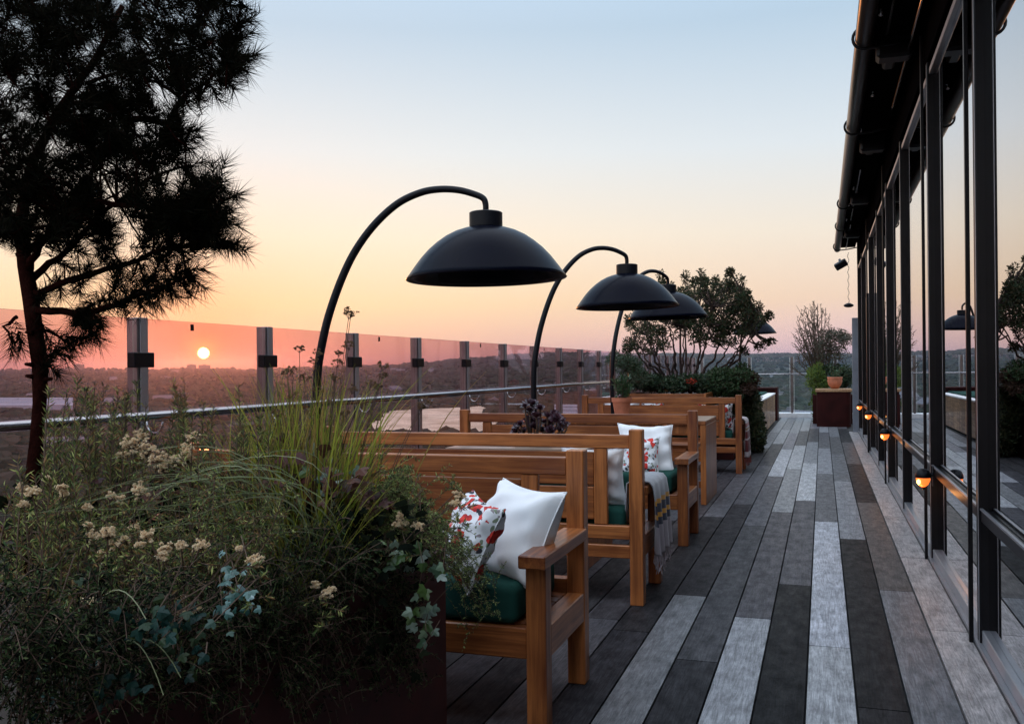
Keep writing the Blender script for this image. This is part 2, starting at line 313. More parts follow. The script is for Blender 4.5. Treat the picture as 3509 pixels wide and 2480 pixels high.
# ------------------------------------------------------------------ mesh builder
class MB:
    def __init__(s): s.v = []; s.f = []; s.uv = None
    def add(s, vs, fs):
        o = len(s.v); s.v.extend([tuple(p) for p in vs]); s.f.extend([tuple(i + o for i in f) for f in fs])
    def box(s, x0, x1, y0, y1, z0, z1, bev=0.0):
        if bev <= 0:
            s.add([(x0, y0, z0), (x1, y0, z0), (x1, y1, z0), (x0, y1, z0), (x0, y0, z1), (x1, y0, z1), (x1, y1, z1), (x0, y1, z1)],
                  [(0, 3, 2, 1), (4, 5, 6, 7), (0, 1, 5, 4), (1, 2, 6, 5), (2, 3, 7, 6), (3, 0, 4, 7)]); return
        c = []
        b = bev
        X, Y, Z = (x0, x1), (y0, y1), (z0, z1)
        idx = {}
        for i in (0, 1):
            for j in (0, 1):
                for q in (0, 1):
                    sx, sy, sz = (1, -1)[i], (1, -1)[j], (1, -1)[q]
                    for a in range(3):
                        p = [X[i], Y[j], Z[q]]
                        for d_, s_ in ((0, sx), (1, sy), (2, sz)):
                            if d_ != a: p[d_] += s_ * b
                        idx[(i, j, q, a)] = len(c); c.append(p)
        f = []
        for a in range(3):           # main faces
            o = [d for d in range(3) if d != a]
            for sd in (0, 1):
                ring = []
                for (m_, n__) in ((0, 0), (1, 0), (1, 1), (0, 1)):
                    kk = [0, 0, 0]; kk[a] = sd; kk[o[0]] = m_; kk[o[1]] = n__
                    ring.append(idx[(*kk, a)])
                flip = (sd == 0) ^ (a == 1)
                f.append(tuple(reversed(ring)) if flip else tuple(ring))
        for a in range(3):           # edge bevels, edge runs along a
            o = [d for d in range(3) if d != a]
            for m_ in (0, 1):
                for n__ in (0, 1):
                    k0 = [0, 0, 0]; k1 = [0, 0, 0]; k0[a] = 0; k1[a] = 1
                    for kk in (k0, k1): kk[o[0]] = m_; kk[o[1]] = n__
                    q = [idx[(*k0, o[0])], idx[(*k1, o[0])], idx[(*k1, o[1])], idx[(*k0, o[1])]]
                    flip = (m_ ^ n__) ^ (a == 1)
                    f.append(tuple(q) if flip else tuple(reversed(q)))
        for i in (0, 1):
            for j in (0, 1):
                for q in (0, 1):
                    tri = [idx[(i, j, q, 0)], idx[(i, j, q, 1)], idx[(i, j, q, 2)]]
                    if (i ^ j ^ q) == 1: f.append(tuple(tri))
                    else: f.append(tuple(reversed(tri)))
        s.add(c, f)
    def tube(s, pts, rad, n=8, cap=True):
        pts = [Vector(p) for p in pts]; m = len(pts)
        if isinstance(rad, (int, float)): rad = [rad] * m
        vs = []; up = Vector((0.13, 0.07, 1)).normalized(); prev = None
        for i, p in enumerate(pts):
            d = (pts[min(i + 1, m - 1)] - pts[max(i - 1, 0)]).normalized()
            a = (prev - d * prev.dot(d)) if prev is not None else (d.cross(up) if abs(d.dot(up)) < .95 else d.cross(Vector((1, 0, 0))))
            if a.length < 1e-6: a = d.cross(Vector((1, 0, 0)))
            a.normalize(); prev = a; b = d.cross(a)
            for j in range(n):
                t = 2 * math.pi * j / n; vs.append(p + (a * math.cos(t) + b * math.sin(t)) * rad[i])
        fs = [(i * n + j, i * n + (j + 1) % n, (i + 1) * n + (j + 1) % n, (i + 1) * n + j) for i in range(m - 1) for j in range(n)]
        if cap: fs += [tuple(range(n - 1, -1, -1)), tuple(range((m - 1) * n, m * n))]
        s.add(vs, fs)
    def lathe(s, prof, cx, cy, n=32, zoff=0, closed=False):
        vs = [(cx + r * math.cos(2 * math.pi * j / n), cy + r * math.sin(2 * math.pi * j / n), z + zoff) for r, z in prof for j in range(n)]
        fs = [(i * n + j, i * n + (j + 1) % n, (i + 1) * n + (j + 1) % n, (i + 1) * n + j) for i in range(len(prof) - 1) for j in range(n)]
        s.add(vs, fs)
    def strip(s, pts, w, side):
        """flat blade along pts, half-width list w, side vector"""
        vs = []; m = len(pts)
        for p, ww in zip(pts, w): vs += [p - side * ww, p + side * ww]
        s.add(vs, [(2 * i, 2 * i + 1, 2 * i + 3, 2 * i + 2) for i in range(m - 1)])
    def arr(s, V, Fc):
        """numpy verts (n,3) and faces (m,k)"""
        o = len(s.v); s.v.extend(map(tuple, V.tolist())); s.f.extend([tuple(i + o for i in f) for f in Fc.tolist()])
    def build(s, name, mat, parent=None, smooth=False, mats=None):
        me = bpy.data.meshes.new(name); me.from_pydata(s.v, [], s.f)
        for mm in (mats or [mat]): me.materials.append(mm)
        if smooth: me.polygons.foreach_set('use_smooth', [True] * len(me.polygons))
        me.update(); o = bpy.data.objects.new(name, me); sc.collection.objects.link(o)
        if parent: o.parent = parent
        return o
def thing(name, label, cat, loc=(0, 0, 0), rz=0, group=None):
    o = bpy.data.objects.new(name, None); sc.collection.objects.link(o); o.location = loc; o.rotation_euler = (0, 0, rz)
    o.empty_display_size = .1
    return tag(o, label, cat, group)
def tag(o, label, cat, group=None):
    o['label'] = label; o['category'] = cat
    if group: o['group'] = group
    return o
def struct(o, kind='structure'): o['kind'] = kind; return o
def boxo(name, mat, parent, *a, bev=.004):
    m = MB(); m.box(*a, bev); return m.build(name, mat, parent)
def autosmooth(o, ang=40):
    me = o.data
    me.polygons.foreach_set('use_smooth', [True] * len(me.polygons))
    try: me.set_sharp_from_angle(angle=R_(ang))
    except Exception: pass

# ------------------------------------------------------------------ the deck
def deck():
    m = MB(); tones = []
    e0 = -.069; pw = .1755
    known = {-1: ([5.45, 8.91, 12.40, 15.89, 19.3], [.010, .055, .46, .22, .05, .12]),
             0: ([4.29, 7.75, 11.2, 14.7, 18.3], [.36, .44, .085, .25, .08, .24]),
             1: ([3.56, 7.01, 10.53, 13.8, 17.1], [.020, .016, .22, .10, .07, .17]),
             2: ([5.46, 8.93, 12.40, 15.93, 19.3], [.15, .065, .016, .06, .03, .08]),
             -2: ([4.68, 8.16, 11.66, 15.14, 18.6], [.27, .05, .22, .42, .06, .24]),
             -3: ([3.93, 7.4, 10.83, 14.41, 17.9], [.024, .045, .065, .46, .12, .2]),
             -4: ([5.05, 8.53, 11.98, 15.4, 18.9], [.16, .026, .07, .04, .26, .16]),
             -5: ([4.29, 7.76, 11.2, 14.6, 18.1], [.03, .026, .08, .05, .17, .24])}
    g = .0040
    for kx in range(-17, 3):
        x0 = e0 + pw * kx; x1 = x0 + pw
        if kx in known: js, ts = known[kx]
        else:
            o = random.random() * 3.45; js = [o + 3.45 * i for i in range(7)]; ts = [random.choice([.026, .036, .05, .036, .07, .11]) for _ in range(8)]
        ys = [-3.0] + [j for j in js if j < 23.4] + [23.42]
        for i in range(len(ys) - 1):
            m.box(x0 + g, x1 - g, ys[i] + g, ys[i + 1] - g, -.022, 0, 0)
            t = ts[min(i, len(ts) - 1)]; c = (t * random.uniform(.92, 1.04), t * .97, t * random.uniform(1.0, 1.12)) if t < .15 else (t * .78, t * .80, t * random.uniform(.82, .88))
            if kx == 2 and i == 1: c = (t * 1.05, t * .97, t * .93)
            tones += [c] * 6
    ys = [-2.19 + 1.722 * i for i in range(13)]
    for i in range(12):
        m.box(.459 + g, .619, ys[i] + g, ys[i + 1] - g, -.022, .0005, 0)
        t = .29 * random.uniform(.92, 1.08); tones += [(t * 1.06, t * .96, t * .93)] * 6
    me_o = m.build('deck', DECK); me = me_o.data
    ca = me.color_attributes.new('tone', 'FLOAT_COLOR', 'CORNER')
    cols = np.ones((len(me.loops), 4), dtype=np.float32)
    li = 0
    for p, c in zip(me.polygons, tones):
        for l in p.loop_indices: cols[l, :3] = c
    ca.data.foreach_set('color', cols.ravel())
    struct(me_o)
    s = MB(); s.box(-3.2, .9, -3.2, 24.1, -.40, -.024); struct(s.build('terrace_slab', plain('slab_dark', (.012, .012, .013), .9)))
    s = MB(); s.box(-3.2, 14, -12, 24.4, -38, -.405); o = s.build('building_below', plain('facade_below', (.2, .19, .18), .8)); struct(o)
    s = MB(); s.box(-3.14, -2.90, -3.2, 23.4, -.022, .06, .006); struct(s.build('kerb', KERB))
    s = MB(); s.box(-3.14, .9, 23.43, 24.0, -.022, .105, .006); struct(s.build('kerb', KERB))
deck()

# ------------------------------------------------------------------ balustrades
def side_balustrade():
    t = thing('glass_balustrade', 'long tinted glass balustrade with steel posts and handrail along the left of the deck', 'balustrade', (-2.99, 3.5, 0))
    t.location = (0, 0, 0)
    ys = [3.5 + 1.035 * i for i in range(-4, 20)]
    ys = [y for y in ys if y < 23.4]
    for i, y in enumerate(ys):
        m = MB(); m.box(-3.028, -2.965, y, y + .074, .06, 1.476, .004); post = m.build('post', POSTM, t)
        m = MB(); m.box(-2.9640, -2.958, y + .012, y + .062, .06, 1.476, .001); m.build('edge_strip', ALU, post)
        m = MB(); m.box(-3.0, -2.955, y - .03, y + .104, 1.247, 1.317, .004); m.build('clamp', FRAME, post)
    for i in range(len(ys) - 1):
        m = MB(); m.box(-2.996, -2.984, ys[i] + .084, ys[i + 1] - .010, .062, 1.474, 0); m.build('glass_pane', BGLASS, t)
        if i % 2 == 0:
            m = MB(); yy = ys[i] + .40; m.box(-2.983, -2.981, yy, yy + .025, 1.43, 1.462); m.build('sticker', FRAME, t)
    m = MB(); m.tube([(-2.86, -1, 1.028), (-2.86, 23.2, 1.028)], .021, 14); o = m.build('handrail', STEEL, t, True)
    for y in ys:
        m = MB(); pts = []
        for a in range(9):
            q = math.pi * a / 8; pts.append((-2.86 - .045 + .045 * math.cos(q), y + .035, 1.00 - .055 * math.sin(q)))
        pts.append((-2.96, y + .035, 1.0)); m.tube(pts, .006, 6); m.build('rail_bracket', STEEL, t, True)
side_balustrade()
def far_balustrade():
    t = thing('glass_balustrade', 'clear glass balustrade closing the far end of the deck behind the tables', 'balustrade', (0, 0, 0))
    xs = [-2.9, -2.25, -1.72, -.745, .23, .86]
    xs = [-2.85, -1.70, -.70, .30]
    for x in xs:
        m = MB(); m.box(x - .025, x + .025, 23.56, 23.63, .105, 1.462, .003); post = m.build('post', POSTM, t)
        for dx in (-.052, .046):
            m = MB(); m.box(x + dx, x + dx + .008, 23.58, 23.595, .106, 1.465); m.build('pane_edge', LENS, post)
    for a, b in zip(xs[:-1], xs[1:]):
        m = MB(); m.box(a + .056, b - .054, 23.582, 23.592, .107, 1.46); m.build('glass_pane', CGLASS, t)
    m = MB(); m.box(.356, .9, 23.582, 23.592, .107, 1.46); m.build('glass_pane', CGLASS, t)
    m = MB(); m.tube([(-2.9, 23.50, 1.05), (.4, 23.50, 1.05)], .016, 10); m.build('handrail', STEEL, t, True)
far_balustrade()

# ------------------------------------------------------------------ building facade on the right
MY = [2.45, 4.43, 6.30, 8.42, 10.28, 12.03, 14.0, 16.55, 18.3]
def facade():
    t = thing('glass_building', 'dark framed glass facade of the building along the right of the deck', 'building')
    GX = .668; TOP = 3.02
    ysall = [-2.0, .5] + MY
    for y in ysall:
        d = .07
        m = MB(); m.box(.632, .700, y, y + d, .0, 3.10, .004); mu = m.build('mullion', FRAME, t)
        m = MB(); m.box(.6295, .6318, y + .006, y + .014, .02, 3.08); m.build('lit_edge', ALU, mu)  # thin bright strip added for the lit side face of the mullion
    for y in (4.43, 6.30, 10.28, 14.0):
        m = MB(); m.box(.604, .622, y + .10, y + .125, .0, 3.30, .002); m.build('guide_rail', FRAME, t)
    m = MB(); m.box(.60, .72, 14.08, 14.16, 0, 2.25, .004); m.box(.632, .70, 14.9, 14.97, 0, 2.25, .004); m.build('door_frame', FRAME, t)
    for a, b in zip(ysall[:-1], ysall[1:]):
        g = MB(); g.box(GX, GX + .008, a + .072, b - .002, .085, .545); g.build('glass_pane', WGLASS, t)
        g = MB(); g.box(GX, GX + .008, a + .072, b - .002, .60, TOP); g.build('glass_pane', WGLASS, t)
        g = MB(); g.box(.640, .690, a + .0715, b - .0015, .547, .597, .004); tr = g.build('transom', FRAME, t)
        g = MB(); g.box(.636, .648, a + .0715, b - .0015, .5985, .6065, 0); g.build('transom_cap', ALU, tr)
    m = MB(); m.box(.6215, .668, -3, 18.4, .0005, .028, 0); m.box(.640, .70, -3, 18.4, .0285, .083, .003); s = m.build('sill', ALU, t)
    m = MB(); m.box(.6195, .6212, -3, 18.4, -.01, .012, 0); m.build('sill_gap', FRAME, s)
    m = MB(); m.box(.645, .70, -3, 18.4, 3.0225, 3.06, .002); m.build('head_rail', ALU, t)
    m = MB(); m.box(.63, .70, -3, 18.42, 3.101, 3.62, .004); m.build('fascia', FRAMEB, t)
    m = MB(); m.box(.26, .6285, -3, 18.35, 3.50, 3.60, .004); m.build('eave', FRAMEB, t)
    m = MB(); m.box(.532, .700, 18.43, 18.50, 0, 2.12, .004); m.build('pilaster', GREYP, t)
    m = MB(); m.box(.702, 14, 18.41, 18.55, 0, 3.62, .0); m.build('end_wall', GREYP, t)
    # dark interior room behind the glass
    m = MB(); m.box(3.6, 3.7, -3, 18.4, 0, 3.1); m.box(.705, 3.6, -3, 18.4, -.05, -.002); m.box(.705, 3.6, -3, 18.4, 3.101, 3.2); m.box(.705, 3.6, -3.1, -3.0, 0, 3.1)
    m.build('interior', plain('interior_dark', (.05, .035, .03), .6), t)
    return t
facade()
def awning():
    t = thing('awning', 'dark retracted awning cassette hanging under the eave above the glass facade', 'awning')
    m = MB(); m.tube([(.285, -2.5, 3.39), (.285, 18.3, 3.39)], .058, 20); c = m.build('cassette', plain('awning_metal', (.010, .008, .008), .3, 0, .3), t, True)
    m = MB(); m.box(.30, .60, -2.5, 18.25, 3.405, 3.495, .01); m.build('housing', FRAMEB, t)
    for y in (3.0, 6.6, 9.0, 13.2, 15.3, 17.9):
        m = MB(); pts = [(.285 + .072 * math.cos(a), y, 3.39 + .072 * math.sin(a)) for a in [math.pi * (.5 + i / 10) for i in range(11)]]
        m.tube(pts + [(.45, y, 3.33), (.62, y, 3.36)], .011, 6); b = m.build('bracket', FRAME, t, True)
    for y0, y1, x, z in ((3.2, 6.5, .42, 3.37), (10.9, 14.6, .42, 3.37), (15.0, 18.0, .43, 3.36), (4.2, 8.1, .56, 3.30)):
        m = MB(); m.tube([(x, y0, z), (x, y1, z)], .009, 8); m.build('folding_arm', STEEL, t, True)
    for y, x in ((6.1, .36), (7.9, .40), (9.1, .36), (12.0, .38), (13.2, .36), (14.5, .36), (16.4, .36)):
        m = MB(); m.lathe([(0, 0), (.016, .004), (.016, .02), (.02, .04)], x, y, 10, 3.345); m.build('end_bolt', STEEL, t, True)
    for y in (6.6, 9.4, 12.4, 15.6):
        m = MB(); m.box(.36, .58, y, y + .16, 3.25, 3.40, .02); m.box(.42, .50, y + .03, y + .5, 3.31, 3.38, .015); m.build('gearbox', FRAME, t)
awning()
def floodlight(x, y, z, rz, label):
    t = thing('floodlight', label, 'spotlight', (x, y, z), rz, 'floodlights under the eave')
    m = MB(); m.box(-.11, .11, -.05, .05, -.06, .06, .012); m.box(-.02, .02, .02, .30, .0, .03, .004)
    o = m.build('housing', FRAME, t); o.rotation_euler = (R_(25), R_(-28), 0)
    m = MB(); m.box(-.095, .095, -.054, -.0505, -.048, .048, 0); g = m.build('lens', BLACKM, t); g.rotation_euler = (R_(25), R_(-28), 0)
floodlight(.34, 17.9, 3.06, R_(-10), 'black floodlight tilted down under the far end of the eave')

def pendant():
    p = P(2908, 1047, 17.2)
    t = thing('pendant_lamp', 'small black saucer lamp hung on a chain beside the far end of the facade', 'lamp', p)
    m = MB(); m.lathe([(0, .05), (.03, .045), (.085, .015), (.09, 0), (.085, -.012), (.05, -.03), (0, -.035)], 0, 0, 20); m.build('shade', BLACKM, t, True)
    m = MB()
    for i in range(30):
        z = .055 + i * .031; m.tube([(.012 * math.sin(i * 1.3), 0, z), (.012 * math.sin((i + 1) * 1.3), .006 * (-1) ** i, z + .022)], .006, 5)
    m.build('chain', FRAME, t, True)
pendant()

def lantern(y, z, label):
    t = thing('wall_lantern', label, 'lantern', (.578, y, z), 0, 'amber lanterns along the glass facade')
    m = MB(); m.lathe([(0, .056), (.018, .054), (.034, .044), (.044, .022), (.046, .004), (.043, 0), (0, 0)], 0, 0, 24); m.build('cap', BLACKM, t, True)
    m = MB(); m.lathe([(.041, -.001), (.040, -.016), (.030, -.040), (.014, -.054), (0, -.058)], 0, 0, 24); g = m.build('glass_bowl', AMBER, t, True)
    m = MB(); m.lathe([(0, -.006), (.011, -.014), (.012, -.028), (0, -.044)], 0, .0, 12); m.v = [(a - .028, b - .030, c) for a, b, c in m.v]; m.build('bulb', CORE, t, True)
    m = MB(); m.lathe([(0, -.057), (.009, -.058), (.007, -.072), (0, -.074)], 0, 0, 10); m.build('finial', BLACKM, t, True)
    ld = bpy.data.lights.new('lantern_light', 'POINT'); ld.energy = .7; ld.color = (1.0, .40, .12); ld.shadow_soft_size = .02
    lo = bpy.data.objects.new('lantern_light', ld); sc.collection.objects.link(lo); lo.parent = t; lo.location = (-.035, 0, -.095)
    m = MB(); m.tube([(.03, 0, .02), (.060, 0, .02)], .012, 8); m.box(.052, .058, -.03, .03, -.05, .07, .001); m.build('bracket', BLACKM, t)
for y, z, l in ((6.19, .537, 'lit amber lantern nearest the camera, low on a facade mullion'),
                (9.85, .551, 'lit amber lantern second from the camera, low on the facade'),
                (13.3, .571, 'lit amber lantern just before the facade door frame'),
                (16.4, .561, 'lit amber lantern farthest away, beside the grey pilaster')):
    lantern(y, z, l)

# ------------------------------------------------------------------ benches
def make_bench(loc, rz, label, name='garden_bench'):
    """local frame: back at y=0..0.07, seat towards -y, x from 0 (left end) to 1.88"""
    t = thing(name, label, 'bench', loc, rz, 'teak benches with open backs')
    W = 1.88
    for x in (0, W - .07):
        boxo('rear_leg', WZ, t, x, x + .07, 0, .07, 0, .905)
        boxo('front_leg', WZ, t, x, x + .07, -.53, -.46, 0, .560)
        boxo('arm_rest', WY, t, x - .012, x + .082, -.575, -.0015, .5615, .606)
        boxo('side_rail', WY, t, x + .002, x + .068, -.4585, -.0015, .245, .355)
    boxo('top_rail', WX, t, .0715, W - .0715, .012, .052, .806, .876)
    for x in (.19, W - .26):
        boxo('back_stile', WZ, t, x, x + .07, .016, .048, .408, .8045)
    boxo('back_slat', WX, t, .2615, W - .2615, .020, .044, .612, .785)
    boxo('back_slat', WX, t, .2615, W - .2615, .020, .044, .432, .602)
    boxo('rear_rail', WX, t, .0715, W - .0715, .014, .056, .336, .406)
    boxo('rear_rail', WX, t, .0715, W - .0715, .014, .056, .238, .305)
    boxo('front_rail', WX, t, .0715, W - .0715, -.515, -.475, .245, .350)
    m = MB()
    for i in range(6):
        y = -.455 + i * .078; m.box(.072, W - .072, y, y + .066, .330, .352, .003)
    m.build('seat_slats', WX, t)
    return t
def cushion(loc, rz, label):
    m = MB(); w, d, h = 1.66, .50, .135
    nx, ny = 60, 20; vs = []; fs = []
    m.box(-w / 2, w / 2, -d / 2, d / 2, 0, h); o = m.build('seat_cushion', GREENC, None, True); o.location = loc; o.rotation_euler = (0, 0, rz)
    bv = o.modifiers.new('round', 'BEVEL'); bv.width = .032; bv.segments = 6; bv.limit_method = 'NONE'
    tag(o, label, 'cushion', 'green seat cushions')
    return o
def pillow(c4, mat, label, thick=.13, name='throw_pillow', group=None, seed=0):
    """c4 = top-left, top-right, bottom-right corner points (3D)"""
    TL, TR, BR = [Vector(p) for p in c4]
    ex = TR - TL; ey = TR - BR; cen = (TL + BR) / 2
    W, H = ex.length, ey.length; ex.normalize(); nz = ex.cross(ey).normalized(); ey = nz.cross(ex)
    r = random.Random(seed); n = 28; vs = []; fs = []
    ph = [r.uniform(0, 6.28) for _ in range(6)]
    for side in (1, -1):
        for i in range(n + 1):
            for j in range(n + 1):
                u = -1 + 2 * i / n; v = -1 + 2 * j / n
                pin = .10
                x = u * (1 - pin * (1 - u * u) * 0 - pin * (v * v < 2) * (1 - v * v) * 0 - .13 * (1 - v * v)) * W / 2
                y = v * (1 - .13 * (1 - u * u)) * H / 2
                f = max(0.0, (1 - u * u)) ** .5 * max(0.0, (1 - v * v)) ** .5
                wr = .010 * math.sin(7 * u + 3 * v + ph[0]) * (1 - f) * f * 3 + .007 * math.sin(11 * v - 5 * u + ph[1]) * f * (1 - f) * 3 + .006 * math.sin(4 * u * v * 3 + ph[2]) * f
                cr = .010 * math.sin(16 * math.atan2(v, u) + ph[3]) * max(0, (u * u + v * v) - .7) * f * 2
                z = side * (f ** .85 * thick * (.55 if side < 0 else .62) + wr + cr if f > 0 else 0)
                vs.append((x, y, z))
    k0 = (n + 1) ** 2
    for i in range(n):
        for j in range(n):
            a = i * (n + 1) + j; b = a + n + 1
            fs.append((a, b, b + 1, a + 1)); fs.append((k0 + a, k0 + a + 1, k0 + b + 1, k0 + b))
    m = MB(); m.add(vs, fs)
    t = thing(name, label, 'pillow', (0, 0, 0), 0, group)
    Mx = Matrix(((ex.x, ey.x, nz.x, cen.x), (ex.y, ey.y, nz.y, cen.y), (ex.z, ey.z, nz.z, cen.z), (0, 0, 0, 1)))
    t.matrix_world = Mx
    o = m.build('cover', mat, t, True)
    ps = []
    for q in range(4 * 14):
        s_, e = divmod(q, 14); a = -1 + 2 * e / 14
        u, v = ((a, -1), (1, a), (-a, 1), (-1, -a))[s_]
        ps.append((u * (1 - .13 * (1 - v * v)) * W / 2, v * (1 - .13 * (1 - u * u)) * H / 2, 0))
    ps.append(ps[0])
    m = MB(); m.tube(ps, .0035, 5, False); m.build('piping', mat, t, True)
    return t

XL = -2.76
def bench_facing_camera(yb, label): return make_bench((XL, yb, 0), 0, label)
def bench_facing_away(yb, label): return make_bench((XL + 1.88, yb + .07, 0), math.pi, label)
bench_facing_camera(3.505, 'teak bench nearest the camera, facing it, beside the big planter')
bench_facing_away(4.745, 'teak bench seen from behind with a grey striped throw on its arm')
bench_facing_camera(6.95, 'teak bench facing the camera behind the purple succulent table')
bench_facing_away(10.95, 'farthest teak bench, seen from behind, with a pink throw on its arm')
def cush_for(yb, away):
    return (XL + .94, yb + (.07 + .25 + .008 if away else -.25 - .008), .353)
cushion(cush_for(3.505, 0), 0, 'dark green seat cushion under the white pillow on the nearest bench')
cushion(cush_for(4.745, 1), 0, 'green seat cushion on the bench with the grey throw')
cushion(cush_for(6.95, 0), 0, 'green seat cushion on the bench behind the purple succulent table')
cushion(cush_for(10.95, 1), 0, 'green seat cushion on the farthest bench')

pillow([P(1727, 1638, 3.57), P(1943, 1687, 3.27), P(1822, 2030, 3.20)], LINEN, 'white pillow leaning on the arm of the nearest bench', .17, seed=1)
pillow([P(1621, 1678, 3.30), P(1732, 1745, 3.02), P(1604, 2040, 3.0)], FLORAL, 'red poppy print pillow on the nearest bench', .12, seed=2)
pillow([(-1.00, 4.90, .80), (-1.36, 4.93, .80), (-1.36, 5.00, .47)][0:3], LINEN, 'off white pillow seen through the back of the bench with the grey throw', .14, seed=3)
pillow([P(2137, 1452, 6.93), P(2326, 1458, 6.93), P(2296, 1640, 6.72)], LINEN, 'white pillow on the bench behind the purple succulents', .15, seed=4)
pillow([P(2128, 1500, 6.78), P(2268, 1496, 6.70), P(2254, 1640, 6.58)], FLORAL, 'red poppy print pillow in front of a white pillow on the middle bench', .12, seed=5)
pillow([(-1.0, 11.13, .80), (-1.40, 11.13, .79), (-1.38, 11.25, .46)], FLORAL, 'flower print pillow at the aisle end of the farthest bench', .13, seed=6)
a = PY(2157, 1388, 11.1); b = PY(2192, 1388, 11.1)
pillow([(b.x, 11.12, .825), (a.x - .32, 11.14, .82), (a.x - .32, 11.24, .47)], LINEN, 'white pillow whose top peeks over the slats of the farthest bench', .13, seed=8)
a = PY(2205, 1388, 11.1); b = PY(2268, 1388, 11.1)
pillow([(b.x + .03, 11.11, .828), (a.x - .03, 11.12, .828), (a.x - .03, 11.22, .50)], FLORAL, 'flower print pillow top in the middle of the farthest bench', .12, seed=9)

def throw(xc, y0, y1, zt, zend, mat, label, fr, seed):
    r = random.Random(seed); t = thing('throw_blanket', label, 'blanket', (0, 0, 0))
    path = [(-.075, .40), (-.073, .52), (-.066, zt + .008), (-.045, zt + .020), (0, zt + .024), (.045, zt + .018), (.064, zt - .005), (.070, zt - .06)]
    z = zt - .06
    while z > zend: z -= .025; path.append((.072 + .012 * (zt - z), max(z, zend)))
    # arc-length
    ls = [0]
    for a_, b_ in zip(path[:-1], path[1:]): ls.append(ls[-1] + math.dist(a_, b_))
    n = 34; vs = []; fs = []; uvs = []
    for i, (px, pz) in enumerate(path):
        tt = ls[i] / ls[-1]; drop = max(0, (zt - pz)) if px > 0 else 0
        for j in range(n + 1):
            s_ = j / n; yy = y0 + (y1 - y0) * s_
            amp = .003 + .045 * drop
            off = amp * (math.sin(s_ * 19 + 1.3 * seed) + .5 * math.sin(s_ * 37 + 2))
            yy2 = (y0 + y1) / 2 + (yy - (y0 + y1) / 2) * (1 - .35 * drop)
            vs.append((xc + px + (off if px > 0 else -abs(off)), yy2, pz + (-.01 * math.sin(s_ * 9) if i == len(path) - 1 else 0)))
            uvs.append((s_, tt))
    for i in range(len(path) - 1):
        for j in range(n):
            a_ = i * (n + 1) + j; fs.append((a_, a_ + 1, a_ + n + 2, a_ + n + 1))
    m = MB(); m.add(vs, fs); o = m.build('cloth', mat, t, True)
    uvl = o.data.uv_layers.new(name='UVMap')
    for l in o.data.loops: uvl.data[l.index].uv = uvs[l.vertex_index]
    md = o.modifiers.new('thick', 'SOLIDIFY'); md.thickness = .006; md.offset = 0
    m = MB(); base = vs[-(n + 1):]
    for q in range(60):
        b_ = Vector(base[int(q / 60 * n)]); l_ = r.uniform(.06, .10)
        m.tube([b_, b_ + Vector((r.uniform(-.006, .010), r.uniform(-.012, .012), -l_ * .5)), b_ + Vector((r.uniform(-.01, .015), r.uniform(-.02, .02), -l_))], .0022, 4)
    m.build('fringe', fr, t)
FR1 = plain('fringe_grey', (.30, .25, .26), .9, var=.5, scale=30); FR2 = plain('fringe_red', (.20, .05, .04), .9, var=.6, scale=30)
throw(-.915, 4.86, 5.30, .606, .235, THROW1, 'grey wool throw with yellow and navy stripes over a bench arm', FR1, 1)
throw(-.915, 11.08, 11.50, .606, .18, THROW2, 'pale pink throw with dark red ends over the farthest bench arm', FR2, 2)

# ------------------------------------------------------------------ tables
def slab_table(x0, x1, y0, y1, h, label, top=TABX, leg=WZ):
    t = thing('dining_table', label, 'table', (0, 0, 0))
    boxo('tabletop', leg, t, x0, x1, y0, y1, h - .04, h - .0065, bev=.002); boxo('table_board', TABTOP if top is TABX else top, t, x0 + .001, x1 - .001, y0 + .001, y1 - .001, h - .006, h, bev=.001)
    boxo('end_leg', leg, t, x1 - .05, x1 - .001, y0 + .002, y1 - .002, 0, h - .0415)
    boxo('end_leg', leg, t, x0 + .001, x0 + .05, y0 + .002, y1 - .002, 0, h - .0415)
    boxo('apron', leg, t, x0 + .0515, x1 - .0515, y0 + .03, y0 + .055, h - .12, h - .0415)
    boxo('stretcher', leg, t, x0 + .0515, x1 - .0515, (y0 + y1) / 2 - .03, (y0 + y1) / 2 + .03, .10, .16)
    return t
T1H = .735
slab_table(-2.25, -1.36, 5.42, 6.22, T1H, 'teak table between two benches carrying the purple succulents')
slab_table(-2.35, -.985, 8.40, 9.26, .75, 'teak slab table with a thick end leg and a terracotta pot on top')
slab_table(-2.1, -.98, 22.1, 22.9, .75, 'dark slab table at the far end of the deck', REDW, REDW)
def stool_bench():
    t = thing('backless_bench', 'low backless teak bench behind the slab table', 'bench')
    boxo('seat', WX, t, -2.3, -1.20, 9.42, 9.78, .41, .45); 
    for x in (-2.25, -1.31):
        for y in (9.45, 9.69): boxo('leg', WZ, t, x, x + .06, y, y + .06, 0, .4085)
stool_bench()

